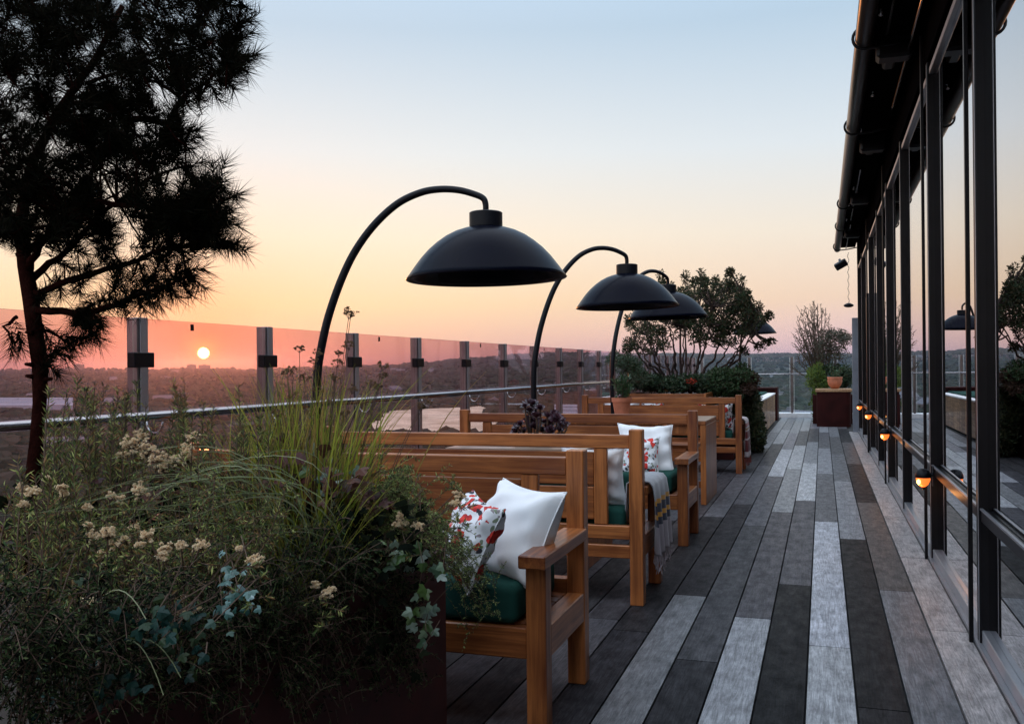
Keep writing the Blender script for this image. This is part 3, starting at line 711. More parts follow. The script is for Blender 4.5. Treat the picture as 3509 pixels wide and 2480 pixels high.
# ------------------------------------------------------------------ arc heaters
def heater(head, base, dia, label, apex_up=.62):
    hx, hy, hz = head; bx, by = base
    t = thing('arc_heater', label, 'patio heater', (bx, by, 0), 0, 'black dome heaters on curved poles')
    s = dia / .95
    loc = Vector((hx - bx, hy - by, 0))
    # shade
    prof = [(.098, .302), (.13, .295), (.185, .277), (.24, .249), (.29, .214), (.34, .171), (.385, .122), (.425, .069), (.455, .027), (.475, 0), (.470, -.004),
            (.445, .018), (.41, .066), (.37, .118), (.32, .168), (.24, .222), (.15, .26), (0, .28)]
    m = MB(); m.lathe([(a * s, b * s) for a, b in prof], 0, 0, 64); o = m.build('shade', HEATM, t, True); o.location = loc + Vector((0, 0, hz)); o.rotation_euler = (0, R_(-.9), 0)
    m = MB(); m.lathe([(.0, .392), (.09, .392), (.098, .387), (.098, .304), (.094, .300)], 0, 0, 40); c = m.build('collar', BLACKM, t); autosmooth(c, 40); c.location = loc + Vector((0, 0, hz)); c.scale = (s, s, s)
    m = MB(); m.lathe([(0, .16), (.10, .16), (.12, .10), (.10, .09), (0, .10)], 0, 0, 24); c = m.build('heating_element', FRAME, t, True); c.location = loc + Vector((0, 0, hz))
    # pole: traced profile in the plane base->head; fraction of reach, height above rim / scale
    L_ = loc.length; d = loc / L_
    key = [(.000, -99), (.000, -1.2), (-.012, -.83), (-.006, -.55), (.03, -.34), (.075, -.17), (.15, .03), (.235, .195), (.35, .345), (.485, .462), (.62, .522), (.735, .538), (.845, .528), (.935, .500), (.985, .474), (.999, .440), (1.0, .40)]
    pts = []
    for f, h in key:
        z = hz + h * s if h > -50 else .012
        pts.append(Vector((0, 0, z)) + d * (L_ * f))
    # Catmull-Rom resample
    res = []
    for i in range(len(pts) - 1):
        p0, p1, p2, p3 = pts[max(i - 1, 0)], pts[i], pts[i + 1], pts[min(i + 2, len(pts) - 1)]
        if i == 0: p0 = p1 - (p2 - p1)
        for q in range(6):
            u = q / 6
            if i == 0: res.append(p1.lerp(p2, u)); continue
            res.append(.5 * ((2 * p1) + (p2 - p0) * u + (2 * p0 - 5 * p1 + 4 * p2 - p3) * u * u + (3 * p1 - p0 - 3 * p2 + p3) * u ** 3))
    res.append(pts[-1])
    n = len(res)
    rad = [.0255 - .0085 * max(0, (i / n - .25) / .75) for i in range(n)]
    m = MB(); m.tube(res, rad, 16); m.build('pole', BLACKM, t, True)
    m = MB(); m.lathe([(0, .012), (.20, .012), (.22, .010), (.22, 0), (0, 0)], 0, 0, 40); m.build('base_plate', BLACKM, t)
    return t
def head_at(xl, xr, y, dia):
    c = (xl + xr) / 2; w = dia * F_PX / (xr - xl); return P(c, y, w), w
h1, w1 = head_at(1391, 1943, 955, .95); h2, w2 = head_at(1973, 2326, 1052, .95); h3, w3 = head_at(2153, 2427, 1089, .95)
print('heads', h1, h2, h3)
b1 = PY(1093, 1430, 5.0); b2 = PY(1833, 1375, 8.0); b3 = PY(2101, 1415, 10.2)
heater(h1, (b1.x, b1.y), .95, 'largest black dome heater on a curved pole, nearest the camera')
heater(h2, (b2.x, b2.y), .95, 'second black dome heater, in front of the pot table')
heater(h3, (b3.x, b3.y), .95, 'third black dome heater, overlapping the evergreen tree')
h4 = P(2585, 1143, 20.5); b4 = P(2575, 1300, 20.7)
heater(h4, (b4.x - .25, b4.y + .1), .95, 'most distant dome heater, mostly hidden by the evergreen tree')

# ------------------------------------------------------------------ foliage helpers
def rand_dir(n):
    v = rng.normal(size=(n, 3)); return v / np.linalg.norm(v, axis=1, keepdims=True)
def needles(mb, base, axis, n, l0, l1, w, spread=(25, 75), along=.05):
    """needles leaving a shoot that starts at base and runs `along` in direction axis"""
    ax = np.array(axis, float); ax /= np.linalg.norm(ax)
    d = rand_dir(n); d -= np.outer(d @ ax, ax); d /= np.linalg.norm(d, axis=1, keepdims=True) + 1e-9
    a = np.radians(rng.uniform(spread[0], spread[1], n))[:, None]
    dr = np.cos(a) * ax + np.sin(a) * d
    o = np.array(base) + np.outer(rng.uniform(0, 1, n) * along, ax)
    L_ = rng.uniform(l0, l1, n)[:, None]
    sd = np.cross(dr, rand_dir(n)); sd /= np.linalg.norm(sd, axis=1, keepdims=True) + 1e-9
    tip = o + dr * L_; tip[:, 2] -= .06 * L_[:, 0]
    V = np.empty((n * 3, 3)); V[0::3] = o - sd * w; V[1::3] = o + sd * w; V[2::3] = tip
    Fc = np.arange(n * 3).reshape(n, 3); mb.arr(V, Fc)
def leaves(mb, pos, dr, L_, W_, up=None):
    """diamond leaves: pos (n,3), dr (n,3) unit, L (n), W (n)"""
    n = len(pos); sd = np.cross(dr, rand_dir(n) if up is None else up); sd /= np.linalg.norm(sd, axis=1, keepdims=True) + 1e-9
    L_ = np.broadcast_to(L_, (n,))[:, None]; W_ = np.broadcast_to(W_, (n,))[:, None]
    nz = np.cross(sd, dr)
    V = np.empty((n * 4, 3)); V[0::4] = pos; V[1::4] = pos + dr * L_ * .5 + sd * W_ + nz * L_ * .06; V[2::4] = pos + dr * L_; V[3::4] = pos + dr * L_ * .5 - sd * W_ + nz * L_ * .06
    mb.arr(V, np.arange(n * 4).reshape(n, 4))
def curve(p0, p1, bend, n=8):
    p0, p1, bend = Vector(p0), Vector(p1), Vector(bend); return [p0.lerp(p1, i / n) + bend * (4 * (i / n) * (1 - i / n)) for i in range(n + 1)]
def stem_with_leaves(mbs, mbl, pts, r0, nl, l0, l1, w, ang=(35, 70), r1=None):
    mbs.tube(pts, [r0 + ((r1 if r1 is not None else r0 * .4) - r0) * i / (len(pts) - 1) for i in range(len(pts))], 4, False)
    A = np.array([tuple(p) for p in pts]); m = len(A) - 1
    t = rng.uniform(.06, 1, nl) * m; i = np.minimum(t.astype(int), m - 1); f = (t - i)[:, None]
    pos = A[i] * (1 - f) + A[i + 1] * f; tan = A[i + 1] - A[i]; tan /= np.linalg.norm(tan, axis=1, keepdims=True) + 1e-9
    d = rand_dir(nl); d -= np.sum(d * tan, 1)[:, None] * tan; d /= np.linalg.norm(d, axis=1, keepdims=True) + 1e-9
    a = np.radians(rng.uniform(ang[0], ang[1], nl))[:, None]
    leaves(mbl, pos, np.cos(a) * tan + np.sin(a) * d, rng.uniform(l0, l1, nl), w)
def floret_head(mb, c, r, n, fs=.0035, flat=.6):
    d = rand_dir(n); d[:, 2] = np.abs(d[:, 2]) * flat; rad = rng.uniform(.55, 1, n)[:, None] * r
    pos = np.array(tuple(c)) + d * rad
    dr = rand_dir(n * 3); pos3 = np.repeat(pos, 3, 0) - dr * fs
    leaves(mb, pos3, dr, fs * 2.4, fs)
def ivy_leaf(mb, p, d, nrm, s):
    d = Vector(d).normalized(); nrm = Vector(nrm).normalized(); sd = d.cross(nrm).normalized(); nn = sd.cross(d)
    out = [(0, 0), (.28, .42), (.62, .50), (.52, .22), (1.05, 0), (.52, -.22), (.62, -.50), (.28, -.42)]
    out = [(0, 0), (.02, .38), (.42, .62), (.48, .28), (.75, .26), (1.05, 0), (.75, -.26), (.48, -.28), (.42, -.62), (.02, -.38)]
    c = p + d * (.38 * s) + nn * (.05 * s); vs = [c] + [p + d * (a * s) + sd * (b * s) - nn * (abs(b) * .18 * s) for a, b in out]
    mb.add(vs, [(0, i, i + 1) for i in range(1, 10)] + [(0, 10, 1)])

# ------------------------------------------------------------------ foreground planter
def planter(x0, x1, y0, y1, h, label, mat, name='planter_box', soil=.05):
    t = thing(name, label, 'planter')
    th = .03
    boxo('side_panel', mat, t, x1 - th, x1, y0, y1, 0, h, bev=.003); boxo('side_panel', mat, t, x0, x0 + th, y0, y1, 0, h, bev=.003)
    boxo('end_panel', mat, t, x0 + th + .001, x1 - th - .001, y0, y0 + th, 0, h - .002, bev=.002)
    boxo('end_panel', mat, t, x0 + th + .001, x1 - th - .001, y1 - th, y1, 0, h - .002, bev=.002)
    boxo('soil', SOIL, t, x0 + th + .001, x1 - th - .001, y0 + th + .001, y1 - th - .001, .05, h - soil, bev=0)
    return t
RUST = plain('dark_red_steel', (.045, .006, .005), .65, 0, .3, .3, 9)
planter(-2.86, -1.09, .2, 2.62, .68, 'dark red planter box full of herbs and grasses beside the nearest bench', RUST)

def pine():
    t = thing('pine_tree', 'gnarled pine tree with a dark needle crown rising from the nearest planter', 'tree', (0, 0, 0))
    def Z(zx, zy, w): return P(60 + zx / 1.3527, 100 + zy / 1.3527, w)
    mt = MB()
    trunk = [P(95, 2050, 2.35), P(98, 1800, 2.37), P(112, 1640, 2.4), P(126, 1500, 2.4), P(136, 1380, 2.4), P(138, 1253, 2.42), P(120, 1135, 2.42), P(106, 1024, 2.43), P(86, 913, 2.45), P(70, 760, 2.5), P(110, 560, 2.55), P(200, 380, 2.6), P(330, 200, 2.62), P(420, 20, 2.62)]
    mt.tube(trunk, [.027, .023, .019, .017, .017, .0205, .0205, .021, .019, .016, .013, .011, .009, .007], 12)
    rr = random.Random(3)
    for (x, y, s) in ((98, 1250, -1), (168, 1300, 1), (100, 1290, -1), (100, 1140, -1), (172, 1240, 1)):
        p = P(x, y, 2.4); mt.tube([p - Vector((s * .012, 0, 0)), p + Vector((s * .010, 0, .002))], [.007, .004], 6)
    o = mt.build('trunk', PINEBARK, t, True)
    limbs = [[(40, 1190, 2.44), (90, 1225, 2.42), (290, 1150, 2.40), (480, 1100, 2.38), (700, 1010, 2.36), (880, 1000, 2.34), (985, 1010, 2.33)],
             [(70, 1305, 2.42), (270, 1312, 2.38), (420, 1290, 2.35), (560, 1235, 2.33), (700, 1190, 2.32), (810, 1130, 2.32)],
             [(50, 1175, 2.45), (150, 1090, 2.47), (250, 1000, 2.5), (400, 850, 2.5), (600, 700, 2.5), (760, 640, 2.48)],
             [(10, 1060, 2.46), (110, 980, 2.5), (210, 905, 2.55), (330, 700, 2.6), (420, 500, 2.6)],
             [(60, 1120, 2.44), (90, 1000, 2.40), (240, 850, 2.3), (380, 800, 2.25), (640, 830, 2.2), (820, 800, 2.2), (930, 700, 2.2)],
             [(300, 300, 2.6), (520, 420, 2.55), (700, 430, 2.5), (760, 320, 2.48), (880, 240, 2.46), (1010, 130, 2.45)],
             [(330, 250, 2.6), (600, 150, 2.6), (900, 60, 2.6), (1030, 0, 2.6)],
             [(250, 350, 2.58), (400, 330, 2.5), (620, 560, 2.45), (780, 520, 2.42)],
             [(100, 1380, 2.42), (150, 1405, 2.40), (210, 1435, 2.38), (320, 1428, 2.37)],
             [(110, 1520, 2.42), (170, 1500, 2.40), (240, 1470, 2.38)],
             [(0, 900, 2.4), (-120, 760, 2.4), (-160, 500, 2.45)], [(0, 1330, 2.4), (-60, 1380, 2.4), (-30, 1440, 2.4)],
             [(290, 1310, 2.38), (320, 1360, 2.37), (350, 1400, 2.36)]]
    mb_ = MB(); lp = []
    for L_ in limbs:
        pts = [Z(*q) for q in L_]; r0 = .0125 if len(L_) > 4 else .0055
        if len(L_) > 5: r0 = .0105
        fine = []
        for a_, b_ in zip(pts[:-1], pts[1:]):
            for q in range(3):
                f = q / 3; fine.append(a_.lerp(b_, f) + Vector([rr.uniform(-.004, .004) for _ in range(3)]))
        fine.append(pts[-1]); n = len(fine)
        mb_.tube(fine, [r0 * (1 - .75 * i / n) for i in range(n)], 7); lp += [np.array(p) for p in fine[2:]]
    lp = np.array(lp)
    poly = [(-150, -160), (1060, -160), (1040, 60), (1040, 180), (930, 270), (790, 330), (735, 400), (790, 500), (800, 600), (770, 660), (890, 690), (950, 800), (940, 930), (840, 960), (680, 930), (640, 1000), (560, 1030), (420, 1080), (350, 1050), (260, 960), (150, 1000), (-150, 980)]
    def inside(x, y):
        c = False; j = len(poly) - 1
        for i in range(len(poly)):
            xi, yi = poly[i]; xj, yj = poly[j]
            if (yi > y) != (yj > y) and x < (xj - xi) * (y - yi) / (yj - yi) + xi: c = not c
            j = i
        return c
    gaps = [(350, 90, 60), (600, 80, 35), (60, 200, 45), (210, 300, 40), (200, 190, 25), (50, 460, 25), (690, 355, 45), (460, 755, 50), (550, 765, 25), (690, 720, 55), (640, 770, 30), (540, 925, 75), (280, 900, 30), (240, 950, 40), (120, 930, 40), (310, 520, 20), (130, 620, 25), (290, 620, 20), (370, 710, 18), (650, 210, 20)]
    mn = MB(); cnt = 0
    tips = [(940, 690, 2.2, (0.35, 0, 1)), (905, 700, 2.2, (.1, 0, 1)), (1000, 1015, 2.33, (1, 0, -.25)), (960, 1000, 2.33, (1, 0, .1)), (800, 1120, 2.32, (1, 0, .1)), (820, 1160, 2.32, (.8, 0, -.6)), (740, 1130, 2.32, (.5, 0, .6)), (700, 1180, 2.33, (.4, 0, -.6)), (760, 1180, 2.33, (.7, 0, -.8)),
            (450, 1190, 2.35, (0, 0, 1)), (430, 1230, 2.35, (.2, 0, .3)), (470, 1150, 2.35, (.1, 0, 1)), (300, 1170, 2.37, (-.3, 0, -.6)), (560, 1240, 2.33, (.3, 0, -.6)), (500, 1260, 2.33, (-.1, 0, .8)), (600, 1220, 2.33, (.2, 0, 1)), (640, 1210, 2.33, (.3, 0, -.9)), (330, 1290, 2.36, (-.2, 0, -.3)), (380, 1290, 2.36, (.3, 0, .6)),
            (310, 1430, 2.37, (1, 0, .15)), (260, 1432, 2.37, (1, 0, -.1)), (220, 1440, 2.37, (.8, 0, -.5)), (190, 1500, 2.38, (.6, 0, -.2)), (160, 1515, 2.38, (.5, 0, .4)), (240, 1475, 2.38, (.8, 0, .2)), (150, 1560, 2.40, (.7, 0, -.5)), (345, 1400, 2.36, (.5, 0, -.6)), (310, 1345, 2.37, (.4, 0, -.7)), (-25, 1440, 2.4, (.1, 0, -1)), (10, 1430, 2.4, (.3, 0, -1)), (130, 1400, 2.4, (.4, 0, -.8)),
            (1040, 40, 2.6, (1, 0, .3)), (1050, 130, 2.45, (1, 0, .1)), (1010, 180, 2.45, (1, 0, -.4)), (960, 240, 2.45, (.8, 0, -.7)), (900, 270, 2.46, (.5, 0, -.9)), (790, 480, 2.42, (1, 0, .2)), (760, 530, 2.42, (.7, 0, -.4)), (800, 640, 2.45, (1, 0, .3)), (720, 600, 2.45, (.6, 0, .5)), (960, 800, 2.2, (1, 0, .5)), (960, 900, 2.2, (1, 0, -.2)), (930, 960, 2.25, (.8, 0, -.5)), (700, 960, 2.3, (.4, 0, -.8)), (590, 1110, 2.35, (0, 0, -1)), (530, 1150, 2.35, (.2, 0, 1)), (640, 1130, 2.33, (.3, 0, .9)), (690, 1100, 2.33, (.3, 0, 1))]
    allt = []
    for (x, y, w, d) in tips: allt.append((Z(x, y, w), Vector(d)))
    while cnt < 520:
        x = rr.uniform(-150, 1060); y = rr.uniform(-160, 1080)
        if not inside(x, y) or any((x - gx) ** 2 + (y - gy) ** 2 < (gr * 1.15) ** 2 for gx, gy, gr in gaps): continue
        w = rr.uniform(2.12, 2.85); allt.append((Z(x, y, w), Vector((rr.uniform(-.3, 1), rr.uniform(-.7, .5), rr.uniform(-.3, 1))))); cnt += 1
    for i in range(60):   # extra dense dark mass on the right bough
        x = rr.gauss(760, 90); y = rr.gauss(870, 60)
        if inside(x, y): allt.append((Z(x, y, rr.uniform(2.1, 2.4)), Vector((rr.uniform(-.2, 1), rr.uniform(-.6, .3), rr.uniform(-.4, .8)))))
    for L_ in limbs[:5] + [limbs[12]]:
        for (xa, ya, wa), (xb, yb_, wb) in zip(L_[1:-1], L_[2:]):
            for q in range(3):
                f = rr.random(); allt.append((Z(xa + (xb - xa) * f + rr.gauss(0, 28), ya + (yb_ - ya) * f + rr.gauss(0, 30), wa + rr.uniform(-.12, .12)), Vector((rr.uniform(-.2, 1), rr.uniform(-.5, .3), rr.uniform(-.6, 1)))))
    for p, d in allt:
        d.normalize(); q = lp[np.argmin(((lp - np.array(p)) ** 2).sum(1))]
        q = Vector(q.tolist()); v = (p - q)
        if v.length > .14: q = p - v.normalized() * rr.uniform(.04, .07)
        mb_.tube([q, q.lerp(p, .5) + Vector((0, 0, -.008)), p], [.0012 if v.length > .14 else .003, .0024, .0020], 4, False)
        needles(mn, p - d * .02, d, 80, .045, .068, .0011, (22, 72), .06)
        needles(mn, p - d * .05, d, 34, .040, .060, .0011, (40, 85), .05)
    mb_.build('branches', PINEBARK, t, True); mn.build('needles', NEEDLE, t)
pine()

SURF = .66
def gbase(x, y, w):  # ground point of planter under a pixel at depth w
    p = P(x, y, w); return Vector((min(p.x, -1.16), min(p.y, 2.55), SURF - .03))
def rosemary(name, label, cx, w, n, spread, hts, seed, lean=0):
    r = random.Random(seed); t = thing(name, label, 'herb', (0, 0, 0)); ms, ml = MB(), MB()
    for i in range(n):
        x = r.gauss(cx, spread); ww = w + r.uniform(-.22, .22); top = r.uniform(*hts)
        tip = P(x, top, ww); b = gbase(cx + (x - cx) * .45, 1900, ww); b.z = SURF - .03
        pts = curve(b, tip, (r.uniform(-.03, .03) + lean * .03, r.uniform(-.03, .03), .0), 9)
        stem_with_leaves(ms, ml, pts, .0028, int(150 * (tip - b).length / .4), .013, .024, .0014, (30, 65))
        for q in range(2):
            k_ = r.randint(3, 6); d = Vector((r.uniform(-1, 1), r.uniform(-1, 1), r.uniform(.8, 1.6))).normalized() * r.uniform(.05, .11)
            sp = curve(pts[k_], pts[k_] + d, (0, 0, -.008), 4); stem_with_leaves(ms, ml, sp, .0018, 36, .012, .02, .0013, (30, 65))
    ms.build('stems', TWIG, t); ml.build('leaves', ROSE, t)
rosemary('rosemary_bush', 'tall grey green rosemary behind the pine trunk at the left', 250, 2.25, 26, 75, (1290, 1560), 11)
rosemary('rosemary_bush', 'rosemary sprigs rising in front of the left handrail', 420, 2.35, 24, 60, (1330, 1560), 12)
rosemary('rosemary_bush', 'reddish rosemary bush under the setting sun', 640, 2.45, 30, 85, (1290, 1600), 13)
rosemary('rosemary_bush', 'rosemary stems between the flowers and the grass clump', 820, 2.3, 34, 75, (1400, 1600), 15)
rosemary('rosemary_bush', 'low dark rosemary at the left edge of the big planter', 120, 1.9, 18, 70, (1560, 1740), 14)

def grass_clump():
    r = random.Random(21); t = thing('grass_clump', 'tall yellow green grass clump with brown seed heads in the big planter', 'grass plant', (0, 0, 0))
    mb_, ms, mh = MB(), MB(), MB()
    for i in range(760):
        bx = r.gauss(1040, 105); w = r.uniform(2.25, 2.65); b = gbase(bx, 1900, w)
        top = r.uniform(1240, 1600) if r.random() < .7 else r.uniform(1450, 1850); tx = bx + r.gauss(25, 120); tip = P(tx, top, w + r.uniform(-.15, .15))
        pts = curve(b, tip, Vector((-(tip.x - b.x) * .25 + r.gauss(0, .012), -(tip.y - b.y) * .2 + r.gauss(0, .012), .05)), 7)
        hw = r.uniform(.0014, .0032); side = Vector((r.uniform(.5, 1), r.uniform(-.6, .6), 0)).normalized()
        mb_.strip(pts, [hw * (1 - .9 * (j / 7) ** 2) for j in range(8)], side)
    # arching outliers with bent tips
    for i in range(170):
        bx = r.gauss(1060, 110); w = r.uniform(2.1, 2.55); b = gbase(bx, 1900, w)
        tip = P(bx + r.choice([-1, 1]) * r.uniform(120, 420), r.uniform(1500, 1850), w - r.uniform(0, .25))
        pts = curve(b, tip, Vector((0, 0, r.uniform(.05, .14))), 9); hw = r.uniform(.0012, .0022)
        mb_.strip(pts, [hw * (1 - .9 * (j / 9) ** 2) for j in range(10)], Vector((r.uniform(-.4, .4), 1, 0)).normalized())
    heads = [(1203, 1075, 2.45, .018), (1195, 1085, 2.45, .014), (1085, 1215, 2.4, .014), (1026, 1200, 2.4, .013), (1195, 1190, 2.42, .015), (1155, 1250, 2.4, .015), (985, 1285, 2.38, .014), (1045, 1300, 2.4, .014), (1145, 1300, 2.4, .014), (1010, 1365, 2.36, .014), (1310, 1260, 2.4, .015), (1270, 1320, 2.42, .014), (1205, 1340, 2.4, .015), (1310, 1290, 2.4, .012), (1120, 1385, 2.38, .014), (1240, 1390, 2.4, .014), (1455, 1385, 2.5, .018), (1440, 1400, 2.5, .014), (1075, 1240, 2.4, .012), (950, 1420, 2.3, .013), (1160, 1215, 2.4, .010), (1295, 1330, 2.4, .011), (1000, 1270, 2.4, .012), (1090, 1345, 2.4, .013), (1180, 1420, 2.4, .013), (1065, 1420, 2.35, .012)]
    for x, y, w, rad in heads:
        c = P(x, y, w); b = gbase(1040 + (x - 1040) * .5, 1900, w); pts = curve(b, c, Vector((-(c.x - b.x) * .2, 0, 0)), 8)
        ms.tube(pts, [.0018 - .0009 * i / 8 for i in range(9)], 4, False)
        for q in range(12):
            d = Vector((r.gauss(0, 1), r.gauss(0, 1), abs(r.gauss(0, .7)))).normalized() * rad; e = c + d
            ms.tube([c - Vector((0, 0, rad * .5)), e], .0004, 3, False); floret_head(mh, e, rad * .28, 9, .0016, 1)
    mb_.build('blades', GRASS, t); ms.build('stalks', TWIG, t); mh.build('seed_heads', SEED, t)
grass_clump()
def sweeping_grass():
    r = random.Random(22); t = thing('sweeping_grass', 'thin pale grass blades arching left over the planter edge', 'grass plant', (0, 0, 0)); mb_ = MB()
    for i in range(46):
        b = P(r.uniform(700, 1250), r.uniform(1480, 1780), r.uniform(2.0, 2.2)); e = P(r.uniform(-60, 560), r.uniform(1730, 1990), r.uniform(1.45, 1.9))
        if i % 3 == 0: e = P(r.uniform(300, 800), r.uniform(1560, 1760), r.uniform(1.7, 2.1))
        root = gbase(1000, 1900, 2.15); root += Vector((r.uniform(-.1, .1), r.uniform(-.1, .1), 0))
        mid = b; pts = []
        for j in range(13):
            u = j / 12; pts.append(root * (1 - u) ** 2 + (mid + (mid - root.lerp(e, .5)) * .45) * 2 * u * (1 - u) + e * u * u)
        hw = r.uniform(.0010, .0022); mb_.strip(pts, [hw * (1 - .85 * (j / 12) ** 2) for j in range(13)], Vector((r.uniform(-.3, .3), .6, .7)).normalized())
    for (x0, y0, x1, y1, w) in ((20, 1880, 215, 2040, 1.35), (180, 2370, 250, 2000, 1.4), (350, 1930, 330, 2140, 1.5), (500, 2120, 340, 2060, 1.4), (300, 2150, 420, 2300, 1.4), (560, 2380, 420, 2200, 1.4), (150, 2150, 60, 1980, 1.4), (620, 2320, 440, 2210, 1.45)):
        mb_.strip(curve(P(x0, y0, w), P(x1, y1, w + .05), (0, 0, .03), 7), [.0009] * 8, Vector((.4, .3, .8)).normalized())
    mb_.build('blades', PALEG, t)
sweeping_grass()
def flowers(label, heads, seed, w0, name='flowering_yarrow', rscale=1):
    r = random.Random(seed); t = thing(name, label, 'flower', (0, 0, 0)); ms, mh, ml = MB(), MB(), MB()
    for x, y, rp in heads:
        w = w0 + r.uniform(-.15, .15); c = P(x, y, w); rad = rp / F_PX * w * rscale
        b = gbase(x + r.uniform(-60, 60), 1950, w + .1); ms.tube(curve(b, c, (r.uniform(-.03, .03), 0, .02), 6), .0014, 4, False)
        for q in range(int(10 + rad * 1300)):
            d = Vector((r.gauss(0, 1), r.gauss(0, 1), r.gauss(0, .6)));
            d = d.normalized() * rad * r.uniform(.2, 1); e = c + d
            ms.tube([c - Vector((0, 0, rad * .6)), e], .0006, 3, False); floret_head(mh, e, .0042, 10, .0019, 1)
        for q in range(2):
            stem_with_leaves(ms, ml, curve(c - Vector((0, 0, .03 + .04 * q)), c + Vector((r.uniform(-.04, .04), r.uniform(-.04, .04), -.03 - .04 * q)), (0, 0, 0), 3), .001, 14, .01, .02, .0018)
    ms.build('stems', TWIG, t); mh.build('florets', FLOW, t); ml.build('leaves', ROSE, t)
flowers('large faded cream flower heads under the handrail', [(455, 1520, 42), (500, 1540, 40), (540, 1575, 34), (600, 1580, 38), (640, 1570, 30), (560, 1600, 30), (660, 1500, 26), (640, 1540, 22), (420, 1560, 20), (480, 1490, 22)], 31, 2.1, rscale=1.0)
flowers('single round cream flower head left of centre', [(478, 1682, 32), (470, 1672, 22), (410, 1710, 18), (380, 1700, 14)], 32, 1.95)
flowers('cream flower heads in a row across the middle of the planter', [(300, 1740, 16), (320, 1840, 30), (370, 1830, 30), (430, 1850, 26), (400, 1870, 24), (460, 1815, 22), (510, 1835, 24), (480, 1870, 16), (570, 1880, 28), (560, 1905, 20), (620, 1870, 20), (690, 1870, 24), (345, 1900, 16), (675, 1885, 12), (300, 1800, 12)], 33, 1.75)
flowers('cream flower heads at the left edge of the picture', [(85, 1675, 24), (110, 1690, 20), (80, 1730, 18), (125, 1680, 14), (210, 1672, 20), (220, 1690, 14), (160, 1640, 10)], 34, 1.8)
flowers('small cream flowers low in the dark ivy', [(290, 2055, 12), (315, 2060, 10), (205, 2130, 12), (210, 2165, 8), (620, 2050, 12), (600, 2110, 14), (640, 2105, 14), (680, 2095, 12), (870, 1925, 24), (885, 1915, 18), (820, 1880, 8)], 35, 1.6)
flowers('pale open flower cluster above the dark red planter side', [(1083, 2003, 14), (1125, 2030, 20), (1140, 2018, 14), (1110, 2045, 12)], 36, 2.0)
flowers('faded flower head beside the poppy pillow', [(1575, 1700, 18), (1560, 1725, 16), (1365, 1800, 22), (1385, 1790, 20), (1435, 1800, 22), (1370, 1770, 14), (1250, 1745, 18), (1560, 1690, 10)], 37, 2.35)
def trailing(name, label, region, w0, n, seed, leafm=TRAIL, hang=0, dens=70, root=None):
    """region: list of (x,y,spread) targets; stems fan from the planter towards them and drop"""
    r = random.Random(seed); t = thing(name, label, 'shrub', (0, 0, 0)); ms, ml = MB(), MB()
    for i in range(n):
        x, y, s_ = region[r.randrange(len(region))]; w = w0 + r.uniform(-.18, .18); xx = x + r.gauss(0, s_)
        if y > 1930: w = min(w + .6, 1.09 / (.3157 + .9488 * (1754 - xx) / 3195) - r.uniform(.02, .16))
        e = P(xx, y + r.gauss(0, s_), w); b0 = root if root else (x - 120, 1850)
        b = gbase(b0[0] + r.gauss(0, 90), 1900, w + r.uniform(-.1, .15)); b.x = min(b.x, -1.12)
        lift = max(.05, (e - b).length * .28) if e.z < SURF + .2 else .02
        pts = curve(b, e, (r.uniform(-.03, .03), r.uniform(-.03, .03), lift), 10)
        stem_with_leaves(ms, ml, pts, .0016, int(dens * max(.3, (e - b).length / .3)), .008, .016, .0016, (30, 75))
        for q in range(3):
            k_ = r.randint(5, 10); d = Vector((r.uniform(-1, 1), r.uniform(-1, 1), r.uniform(-.9, .7))).normalized() * r.uniform(.03, .09)
            stem_with_leaves(ms, ml, curve(pts[k_], pts[k_] + d, (0, 0, .01), 4), .001, 26, .007, .014, .0015, (30, 75))
    ms.build('stems', TWIG, t); ml.build('leaves', leafm, t)
trailing('trailing_shrub', 'fine leaved green shrub spilling towards the poppy pillow', [(1400, 1720, 55), (1480, 1760, 60), (1320, 1800, 60), (1550, 1860, 50), (1600, 1960, 35), (1300, 1680, 40), (1430, 1850, 70), (1380, 1650, 30)], 2.5, 150, 41, root=(1330, 1850))
trailing('trailing_shrub', 'thin sprigs hanging over the front of the green cushion', [(1640, 2060, 22), (1665, 2110, 14), (1600, 2150, 12), (1650, 1990, 25), (1690, 1990, 12)], 2.62, 26, 42, root=(1420, 1850), dens=60)
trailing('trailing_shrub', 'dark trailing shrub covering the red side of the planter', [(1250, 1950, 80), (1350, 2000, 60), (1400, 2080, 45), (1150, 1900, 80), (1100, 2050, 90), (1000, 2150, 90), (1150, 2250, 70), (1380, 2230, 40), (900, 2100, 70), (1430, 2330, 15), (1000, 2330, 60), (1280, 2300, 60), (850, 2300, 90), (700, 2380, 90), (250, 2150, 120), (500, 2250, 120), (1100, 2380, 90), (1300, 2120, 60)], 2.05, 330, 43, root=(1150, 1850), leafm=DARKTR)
trailing('trailing_shrub', 'grey green ground shrub under the grass clump', [(800, 1780, 90), (950, 1800, 90), (700, 1700, 90), (600, 1850, 90), (450, 1820, 90), (850, 1850, 90), (300, 1820, 100), (150, 1820, 80)], 1.95, 105, 44, leafm=ROSE, root=(700, 1850))
trailing('trailing_shrub', 'shadowed undergrowth at the lower left of the big planter', [(150, 2100, 120), (400, 2200, 140), (700, 2250, 140), (200, 2330, 110), (600, 2100, 120), (60, 1980, 70), (850, 2330, 90)], 1.5, 90, 45, leafm=DARKTR, root=(420, 1950))
